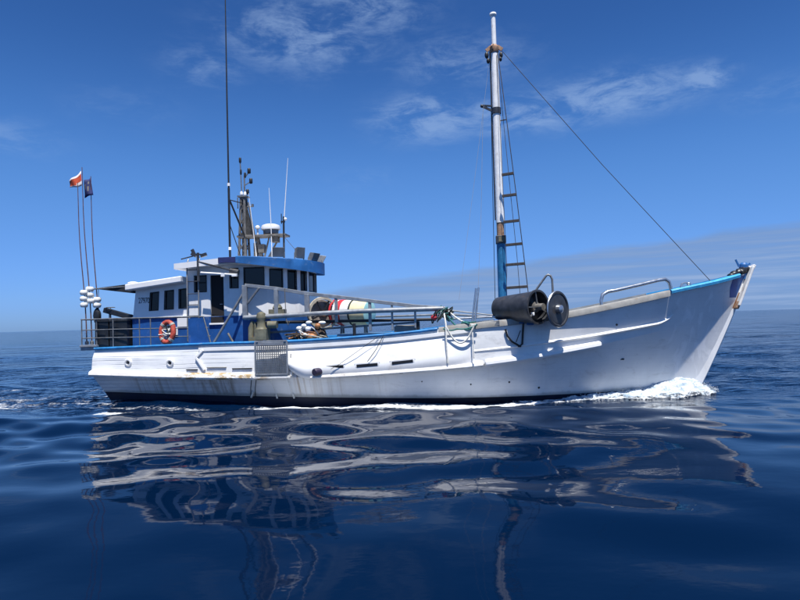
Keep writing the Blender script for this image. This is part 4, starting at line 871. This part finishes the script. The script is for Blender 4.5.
# lifebuoy lashed to the stern railing
lb = Vector((-7.30, -2.22, 2.44)); base = lb - Vector((0, 0, .40)); ax = Vector((-.18, -1, .12)).normalized()
lr = thing('lifebuoy', 'faded red lifebuoy ring with coiled line lashed to the stern railing', 'lifebuoy', base)
m = MB(); n = 40; u_ = ax.cross(Vector((0, 0, 1))).normalized(); w_ = ax.cross(u_)
m.tube([Vector((0, 0, .40)) + (u_ * math.cos(2 * math.pi * k / n) * .23 + w_ * math.sin(2 * math.pi * k / n) * .33) for k in range(n)], .085, 12, closed=True); m.build('ring', 'red_ring', lr, smooth=True)
for a in (45, 135, 225, 315):
    q = Vector((0, 0, .40)) + u_ * math.cos(R(a)) * .23 + w_ * math.sin(R(a)) * .33; t_ = (-u_ * math.sin(R(a)) * .23 + w_ * math.cos(R(a)) * .33).normalized()
    MB().lathe([(.088, -.04), (.094, -.035), (.094, .035), (.088, .04)], q, t_, 14).build('grab_band', 'cap_grey', lr, smooth=35)
MB().tube(tangle((-.03, -.02, .34), (.10, .04, .16), '', 24, .014, 77), .014, 6).build('lifeline', 'rope_white', lr, smooth=True)
MB().tube(tangle((.05, -.02, .40), (.09, .04, .14), '', 16, .014, 78), .016, 6).build('lifeline', 'rope_dark', lr, smooth=True)

# dan buoys: marker poles at the stern corner
def dan(x, y, ztop, lean, floats, flag, label, extra=None):
    zb = 2.09; t = thing('dan_buoy', label, 'dan buoy', (x, y, zb), 'dan buoys standing in the stern corner')
    H = ztop - zb; lx = lambda z: lean * z / H
    pts = [(lx(H * k / 8) + .03 * math.sin(k * .9), 0, H * k / 8) for k in range(9)]
    MB().tube(pts, [.021 - .0012 * k for k in range(9)], 8).build('pole', 'pole_brown', t, smooth=True)
    for fx, fz, rx in floats:
        MB().lathe([(.03, -.085), (rx * .75, -.085), (rx, -.035), (rx, .035), (rx * .75, .085), (.03, .085)], (fx - x, -.02, fz - zb), (.05, 0, 1), 18).build('float', 'float_white', t, smooth=50)
    if flag == 'red':
        rows = []; top = Vector((lx(H) - .0, 0, H - .12)); 
        for i in range(9):
            a = i / 8; row = []
            for j in range(7):
                b = j / 6; row.append((top.x - .46 * a + .03 * b, .05 * math.sin(a * 7 + b * 2) * a - .03, top.z - .02 - .50 * b * (1 - .55 * a) - .34 * a - .03 * math.sin(a * 5)))
            rows.append(row)
        m = MB(); m.grid(rows); 
        for q in range(len(m.mi)): m.mi[q] = 1 if (q % 6) in (0, 5) or (q // 6 < 3 and q % 6 == 4) else 0
        f = m.build('flag', ['flag_red', 'flag_white'], t, smooth=True); sdm = f.modifiers.new('thick', 'SOLIDIFY'); sdm.thickness = .006
    if flag == 'blue':
        rows = []
        for i in range(8):
            a = i / 7; rows.append([(lx(H) + .02 - .20 * b - .05 * a * b + .10 * a * a * (1 - b), .05 * math.sin(b * 5 + a * 3) - .02, H - .06 - .60 * a - .08 * b) for b in np.linspace(0, 1, 7)])
        m = MB(); m.grid(rows)
        for q in range(len(m.mi)): m.mi[q] = 1 if (q % 6 == 2 and q // 6 in (1, 3, 4)) or (q % 6 == 4 and q // 6 in (2, 3)) else 0
        f = m.build('flag', ['flag_blue', 'grey_dirty'], t, smooth=True); sdm = f.modifiers.new('thick', 'SOLIDIFY'); sdm.thickness = .006
    if extra:
        m = MB(); m.ball((extra[0] - x, -.02, extra[1] - zb), (.13, .1, .27), 16, 10, jit=.10); m.build('bag', 'black_rubber', t, smooth=True, label='black bag tied to the pole')
    MB().lathe([(.03, 0), (.06, .01), (.06, .1), (.03, .12)], (0, 0, 0), (0, 0, 1), 10).build('weight', 'dull_steel', t, smooth=35)
    return t
dan(-10.50, -1.62, 7.62, -.29, [(-10.57, 3.85, .125), (-10.58, 3.645, .12), (-10.57, 3.435, .12)], None, 'bare brown dan buoy pole without a flag, three white floats')
dan(-10.41, -1.48, 8.18, -.31, [(-10.45, 3.97, .13), (-10.45, 3.765, .13), (-10.43, 3.565, .13)], 'red', 'brown dan buoy pole flying a torn red and white flag')
dan(-10.24, -1.36, 7.88, -.24, [(-10.27, 3.61, .13), (-10.27, 3.42, .13)], 'blue', 'brown dan buoy pole flying a ragged dark blue flag', (-10.27, 3.06))
# stern bins and black boom on its post
for x0, x1, lab in ((-10.0, -9.52, 'narrow black gear bin next to the dan buoy poles'), (-9.48, -8.86, 'wide black gear bin against the blue deckhouse')):
    m = MB(); m.box(((x0 + x1) / 2, -1.62, (z_deck(-9.5) + 2.88) / 2), (x1 - x0, .62, 2.88 - z_deck(-9.5))); m.box(((x0 + x1) / 2, -1.62, 2.86), (x1 - x0 + .03, .66, .07)); m.bar((x0 + .1, -1.94, 2.4), (x1 - .1, -1.94, 2.4), .03, .06)
    solo(m, 'gear_bin', 'black_rubber', ((x0 + x1) / 2, -1.62, z_deck(-9.5)), lab, 'bin', bevel=.02)
bs = thing('stern_roller', 'black sloping roller arm with a handwheel standing above the gear bins', 'roller', (-9.66, -1.55, 2.90)); bo_ = Vector((-9.66, -1.55, 2.90))
m = MB(); m.bar(Vector((-9.86, -1.6, 3.24)) - bo_, Vector((-8.95, -1.6, 2.98)) - bo_, .16, .17); m.lathe([(0, -.1), (.10, -.1), (.10, .1), (0, .1)], Vector((-8.95, -1.6, 2.97)) - bo_, (0, 1, 0), 16); m.build('arm', 'black_rubber', bs, bevel=.02)
MB().tube([(0, -.05, 0), (0, -.05, .33)], .04, 8).build('post', 'dull_steel', bs, smooth=True)
m = MB(); m.lathe([(.13, -.012), (.155, 0), (.13, .012)], (.02, -.05, .42), (0, 0, 1), 20); m.tube([(-.12, -.05, .42), (.16, -.05, .42)], .012, 6); m.tube([(.02, -.05, .42), (.02, -.05, .33)], .018, 6); m.build('handwheel', 'dull_steel', bs, smooth=35)

# ------------------------------------------------------------------ the sea
def axis(lo, hi, step, far_lo, far_hi, g=1.09):
    a = list(np.arange(lo, hi, step)); s = step; x = lo; left = []
    while x > far_lo: s *= g; x -= s; left.append(x)
    s = step; x = a[-1]; right = []
    while x < far_hi: s *= g; x += s; right.append(x)
    return np.array(left[::-1] + a + right)
gx = axis(-17.0, 17.0, .085, -9000, 9000, 1.05); gy_ = axis(3.5, 27.0, .065, -3000, 12000, 1.04)
X, Y = np.meshgrid(gx, gy_); nx, ny = len(gx), len(gy_)
sp_x = np.gradient(gx); sp_y = np.gradient(gy_); SP = np.maximum(*np.meshgrid(sp_x, sp_y))
ca, sa = math.cos(-YAW), math.sin(-YAW); DX, DY = X - BO.x, Y - BO.y
LX = ca * DX - sa * DY; LY = sa * DX + ca * DY       # boat coordinates
def sstep(a, b, v): t = np.clip((v - a) / (b - a), 0, 1); return t * t * (3 - 2 * t)
Uh = np.clip((LX + 9.45) / 18.95, 0, 1); BW = b_wl(Uh.ravel()).reshape(Uh.shape)
outd = np.abs(LY) - BW                                  # distance outside the waterline abeam
aftd = np.maximum(-8.9 - LX, 0)
# how rippled the surface is: glassy in the lee near the camera, broken in the wake and beyond the boat
wake = sstep(-5.5, -8.0, LX) * sstep(-4.6 + .02 * LX, -3.3, LY + .35 * np.sin(LX * .6)) * sstep(9, 4, LY)
hullrip = sstep(1.7, .3, outd) * sstep(10.2, 7, LX) * sstep(-11, -9, LX)
far = sstep(16.5, 27.0, Y + np.abs(X) * .10) * .75 + .25 * sstep(24, 60, Y)
rip = np.clip(.02 + .75 * wake + .5 * hullrip + far, 0, 1.15)
Hs = np.zeros_like(X)
def waves(n, l0, l1, slope, mask, dirc, spread, seed):
    global Hs
    rg = np.random.default_rng(seed); acc = np.zeros_like(X)
    for i in range(n):
        lam = l0 * (l1 / l0) ** ((i + rg.uniform(.1, .9)) / n); th = dirc + rg.normal() * spread; k = 2 * math.pi / lam
        a = slope / k * math.sqrt(2 / n); kx, ky = k * math.cos(th), k * math.sin(th)
        ok = np.clip((lam / (SP * 3.0)) - 1, 0, 1); ph = rg.uniform(0, 6.28)
        q = kx * X + ky * Y + ph + .6 * np.sin(.35 * (ky * X - kx * Y) / k + i)
        acc += a * ok * np.sin(q)
    Hs += acc * mask
waves(8, 9, 26, .016, 1.0, R(75), .5, 1)
waves(16, 2.2, 6.0, .036, .85 + .4 * rip, R(75), .75, 2)
waves(12, 1.3, 2.8, .026, .9 + .7 * rip, R(80), .8, 3)
waves(26, 0.30, 0.95, .075, rip, R(85), 1.0, 4)
# the boat's own wave system: bow mound, divergent crests, edge of the wake
bowm = np.exp(-((LX - 8.9) / 1.1) ** 2) * np.exp(-np.maximum(outd, 0) / .45) * .30 + np.exp(-((LX - 7.2) / 1.6) ** 2) * np.exp(-np.maximum(outd, 0) / .35) * .10
div = 0
for k, (w0, am) in enumerate(((0.0, .05), (2.6, .035))):
    s = (9.2 - LX); cr = .30 * s - w0 * .3; dd = (np.abs(LY) - cr - .3) / (.30 + .03 * np.maximum(s, 0)); div = div + am * np.exp(-dd ** 2) * sstep(0, 3, s) * sstep(26, 12, s)
zm = sstep(8.0, 13.5, Y) * sstep(24, 19, Y) * (.42 + .58 * sstep(7.5, 2.0, LX)) * sstep(-16, -8, LX)
waves(18, .85, 2.6, .098, zm, R(86), .6, 14)
waves(18, 1.8, 8.0, .085, far, R(82), .55, 9)
Hs += bowm + div
Hs -= .06 * np.exp(-((LX - 2) / 4) ** 2) * np.exp(-np.maximum(outd, 0) / .8)
Hs += .20 * np.exp(-((LX + 8.5) / 4.0) ** 2) * np.exp(-np.maximum(outd, 0) / 1.6)
rd = LY + 5.0 - .035 * LX + .25 * np.sin(LX * .45 + .6)
Hs += .28 * np.where(rd < 0, np.exp(-(rd / 3.8) ** 2), np.exp(-(rd / 1.3) ** 2)) * sstep(10.5, 6.5, LX) * (.75 + .25 * np.sin(LX * .37 + 1.0))
Hs += .03 * np.exp(-(((Y - 16.7) - .05 * (X + 10)) / .30) ** 2) * sstep(-5.5, -8.5, X)
# foam cover
def vnoise(x, y, seed):
    rg = np.random.default_rng(seed); o = np.zeros_like(x)
    for i in range(9):
        k = rg.normal(size=2); k *= (1.0 + i * .5) / np.linalg.norm(k); o += np.sin(k[0] * x + k[1] * y + rg.uniform(0, 6.28)) / (1 + .25 * i)
    return o / 3
wd = .16 + 1.0 * sstep(9.9, 8.8, LX) * sstep(3.0, 8.8, LX) + .15 * sstep(9.9, 8.6, LX)
bowf = sstep(wd * 1.0, wd * .25, outd) * sstep(10.05, 9.4, LX) * sstep(2.0, 6.0, LX) * (LY < 9)
side = np.exp(-((outd - .50 - .10 * np.sin(LX * .8) - .035 * (6 - LX)) / (.26 + .03 * (6 - LX))) ** 2) * sstep(6.8, 4.0, LX) * sstep(-7.5, -2.5, LX) * (.56 + .15 * vnoise(LX * 1.1, LY * 3, 3))
side2 = np.exp(-((outd - .9 + .1 * LX * .3) / .5) ** 2) * sstep(-1, -4, LX) * sstep(-13, -9, LX) * .36
wk = sstep(-8.2, -9.4, LX) * sstep(3.6, 2.0, np.abs(LY) - .10 * aftd) * (.275 + .15 * vnoise(LX * .5, LY * 1.8, 5)) * sstep(60, 4, aftd)
patch = np.exp(-(((LX + 8.2) / 1.1) ** 2 + ((LY + 4.1) / .35) ** 2)) * .5
foam = np.clip(np.maximum.reduce([bowf, side, side2, wk, patch]), 0, 1)
near = (X > -17) & (X < 17) & (Y < 27)
Hs += foam * .04 * vnoise(LX * 9, LY * 9, 8) * near
me = bpy.data.meshes.new('sea'); nv = nx * ny
co = np.stack([X, Y, Hs], -1).reshape(-1, 3).astype(np.float32)
i0 = (np.arange(ny - 1)[:, None] * nx + np.arange(nx - 1)[None, :]).ravel(); quad = np.stack([i0, i0 + 1, i0 + nx + 1, i0 + nx], -1).astype(np.int32)
me.vertices.add(nv); me.vertices.foreach_set('co', co.ravel()); nf = len(quad)
me.loops.add(nf * 4); me.loops.foreach_set('vertex_index', quad.ravel()); me.polygons.add(nf); me.polygons.foreach_set('loop_start', np.arange(nf, dtype=np.int32) * 4)
me.update(calc_edges=True); me.polygons.foreach_set('use_smooth', np.ones(nf, bool))
for nm, arr in (('foam', foam), ('ripple', rip)):
    at = me.attributes.new(nm, 'FLOAT', 'POINT'); at.data.foreach_set('value', arr.ravel().astype(np.float32))
sea = bpy.data.objects.new('sea', me); COL.objects.link(sea); sea['kind'] = 'structure'
def sea_material():
    m = bpy.data.materials.new('sea_water'); m.use_nodes = True; t = m.node_tree; b = NB(t); p = t.nodes['Principled BSDF']; out = t.nodes['Material Output']
    oc = b.n('ShaderNodeTexCoord').outputs['Object']
    fa = b.n('ShaderNodeAttribute', attribute_name='foam').outputs['Fac']; ra = b.n('ShaderNodeAttribute', attribute_name='ripple').outputs['Fac']
    p.inputs['Base Color'].default_value = (0.0003, 0.0062, 0.024, 1); p.inputs['IOR'].default_value = 1.21; p.inputs['Roughness'].default_value = 0.035
    h1 = b.noise(b.vmul(oc, (1.6, 2.6, 1)), 1.0, 3, 0.5); h2 = b.noise(b.vmul(oc, (5.5, 8.5, 1)), 1.0, 3, 0.55); h3 = b.noise(b.vmul(oc, (.22, .5, 1)), 1.0, 3, 0.5)
    band = b.mr(b.noise(b.vmul(oc, (.03, .07, 1)), 1.0, 3), .35, .65, .5, 1.15)
    h = b.m('ADD', b.m('ADD', b.m('MULTIPLY', h1, .22), b.m('MULTIPLY', h2, .040)), b.m('MULTIPLY', h3, .75))
    bn = b.n('ShaderNodeBump'); b.l(b.m('MULTIPLY', b.m('MULTIPLY', ra, band), 1.0), bn.inputs['Strength']); bn.inputs['Distance'].default_value = 1.0; b.l(h, bn.inputs['Height']); b.l(bn.outputs[0], p.inputs['Normal'])
    n1 = b.noise(b.vmul(oc, (2.6, 3.4, 2)), 1.0, 8, .68, .5); n2 = b.noise(b.vmul(oc, (11, 14, 9)), 1.0, 5, .65)
    th = b.m('ADD', b.m('MULTIPLY', n1, .65), b.m('MULTIPLY', n2, .35))
    ff = b.mr(b.m('ADD', th, b.m('SUBTRACT', fa, 1.0)), -.20, .08)
    ff = b.m('MULTIPLY', ff, b.mr(fa, .02, .12))
    fo = b.n('ShaderNodeBsdfPrincipled'); fo.inputs['Base Color'].default_value = (.80, .83, .85, 1); fo.inputs['Roughness'].default_value = .8
    b2 = b.n('ShaderNodeBump'); b2.inputs['Strength'].default_value = .7; b2.inputs['Distance'].default_value = .05; b.l(th, b2.inputs['Height']); b.l(b2.outputs[0], fo.inputs['Normal'])
    mx = b.n('ShaderNodeMixShader'); b.l(ff, mx.inputs[0]); b.l(p.outputs[0], mx.inputs[1]); b.l(fo.outputs[0], mx.inputs[2]); b.l(mx.outputs[0], out.inputs[0])
    return m
me.materials.append(sea_material())

# bow wave spray: lumps of white water riding the mound (one mass, not countable)
MATS['spray'] = bpy.data.materials.new('spray'); MATS['spray'].use_nodes = True; _p = MATS['spray'].node_tree.nodes['Principled BSDF']; _p.inputs['Base Color'].default_value = (.80, .83, .85, 1); _p.inputs['Roughness'].default_value = .7
_b = NB(MATS['spray'].node_tree); _oc = _b.n('ShaderNodeTexCoord').outputs['Object']; _bn = _b.n('ShaderNodeBump'); _bn.inputs['Strength'].default_value = .8; _bn.inputs['Distance'].default_value = .09
_la = _b.n('ShaderNodeAttribute', attribute_name='lace').outputs['Fac']; _ln = _b.noise(_b.vmul(_oc, (4.5, 6, 9), (3, 1, 2)), 1.0, 8, .68, .6)
_b.l(_b.mr(_b.m('SUBTRACT', _ln, _b.m('MULTIPLY', _la, .62)), .02, .20), _p.inputs['Alpha'])
_b.l(_b.noise(_oc, 14, 8, .7), _bn.inputs['Height']); _b.l(_bn.outputs[0], _p.inputs['Normal']); _b.l(_b.mix(_b.mr(_b.noise(_b.vmul(_oc, (3.2, 6, 9)), 1.0, 8, .7, .5), .36, .60), (.30, .40, .50, 1), (.76, .79, .81, 1)), _p.inputs['Base Color'])
def sea_h(lx, ly):
    w = world((lx, ly, 0)); i = min(max(int(np.searchsorted(gx, w.x)), 1), nx - 1); j = min(max(int(np.searchsorted(gy_, w.y)), 1), ny - 1); return float(Hs[j, i])
def fbm2(x, y, seed, oct=5):
    o = np.zeros_like(x); am = .5; rg_ = np.random.default_rng(seed); T = rg_.random((256, 256))
    for k in range(oct):
        f = 2.0 ** k; u, v = x * f + 17.3 * k, y * f + 5.1 * k; i, j = np.floor(u).astype(int), np.floor(v).astype(int); a_, b_ = u - i, v - j; a_ = a_ * a_ * (3 - 2 * a_); b_ = b_ * b_ * (3 - 2 * b_)
        g = lambda p, q: T[p % 256, q % 256]
        o += am * ((g(i, j) * (1 - a_) + g(i + 1, j) * a_) * (1 - b_) + (g(i, j + 1) * (1 - a_) + g(i + 1, j + 1) * a_) * b_); am *= .5
    return o
def sea_hv(lx, ly):
    c_, s_ = math.cos(YAW), math.sin(YAW); wx = c_ * lx - s_ * ly + BO.x; wy = s_ * lx + c_ * ly + BO.y
    return Hs[np.clip(np.searchsorted(gy_, wy), 0, ny - 1), np.clip(np.searchsorted(gx, wx), 0, nx - 1)]
mb = MB(); ICO = [(0, 0, 1), (.894, 0, .447), (.276, .851, .447), (-.724, .526, .447), (-.724, -.526, .447), (.276, -.851, .447), (.724, .526, -.447), (-.276, .851, -.447), (-.894, 0, -.447), (-.276, -.851, -.447), (.724, -.526, -.447), (0, 0, -1)]
ICF = [(0, 1, 2), (0, 2, 3), (0, 3, 4), (0, 4, 5), (0, 5, 1), (1, 6, 2), (2, 7, 3), (3, 8, 4), (4, 9, 5), (5, 10, 1), (2, 6, 7), (3, 7, 8), (4, 8, 9), (5, 9, 10), (1, 10, 6), (6, 11, 7), (7, 11, 8), (8, 11, 9), (9, 11, 10), (10, 11, 6)]
rg = random.Random(4)
top_z = curve((1.5, 5.4, 6.4, 7.2, 8.0, 8.6, 9.1, 9.5, 9.9, 10.15), (.03, .07, .12, .18, .25, .33, .38, .35, .20, .05))
wid = curve((1.5, 5.4, 6.4, 7.2, 8.0, 8.8, 9.4, 9.9, 10.15), (.40, .62, .80, 1.0, 1.2, 1.25, 1.0, .6, .15))
def bwl(l): return b_wl(np.clip((l + 9.45) / 18.95, 0, 1)) * (l < 9.5)
lace = []
for side_ in (-1, 1):
    na, nc = 560, 60; la = np.linspace(10.15, 3.4, na); Lg, Cg = np.meshgrid(la, np.linspace(0, 1, nc), indexing='ij')
    n_lo = fbm2(Lg * 1.6, Cg * 1.4 + 9 * side_, 31, 3); n_hi = fbm2(Lg * 7, Cg * 6 + 5 * side_, 32, 5); n_e = fbm2(la * 2.2, la * 0 + 4.2 * side_, 33, 5)[:, None]
    w = wid(la)[:, None] * (.45 + 1.1 * n_e); o = -.05 + w * Cg
    h = top_z(la)[:, None] * np.maximum(1 - Cg, 0) ** 1.25 * (.72 + .6 * n_lo) + (n_hi - .5) * (.05 + .30 * top_z(la)[:, None]) * np.minimum(1, (1 - Cg) * 4) + .05 * np.sin(np.pi * Cg) - .05 * Cg ** 6
    yy = side_ * (bwl(la)[:, None] + o); ptsw = sea_hv(Lg, yy)
    P3 = np.stack([Lg + (n_hi - .5) * .12, yy, ptsw + h - .03], -1)
    mb.grid([[tuple(v) for v in r_] for r_ in P3]); lace += list(np.maximum(Cg ** 1.6, sstep(6.5, 3.4, Lg) * .75).ravel())
    for k in range(900):
        l_ = 10.2 - 4.5 * rg.random() ** 1.4; e = float(top_z(min(l_, 10.15))); o = abs(rg.gauss(0, .35)) * float(wid(min(l_, 10.15))); r = rg.uniform(.003, .009)
        z = e * max(0, 1 - o / float(wid(min(l_, 10.15)))) + abs(rg.gauss(0, .05 + .12 * e)); y = side_ * (float(bwl(np.array(l_))) + .02 + o)
        mb.add([(l_ + a * r * 1.3, y + b * r, z + c * r) for a, b, c in ICO], ICF); lace += [0.0] * 12
me = bpy.data.meshes.new('bow_spray'); me.from_pydata(mb.v, [], mb.f); me.materials.append(MATS['spray']); me.polygons.foreach_set('use_smooth', [True] * len(me.polygons))
at_ = me.attributes.new('lace', 'FLOAT', 'POINT'); at_.data.foreach_set('value', np.array(lace, np.float32))
spo = bpy.data.objects.new('bow_spray', me); COL.objects.link(spo); spo.location = BO; spo.rotation_euler = (0, 0, YAW); spo['kind'] = 'stuff'; spo['label'] = 'white water thrown up along the bow'; spo['category'] = 'foam'
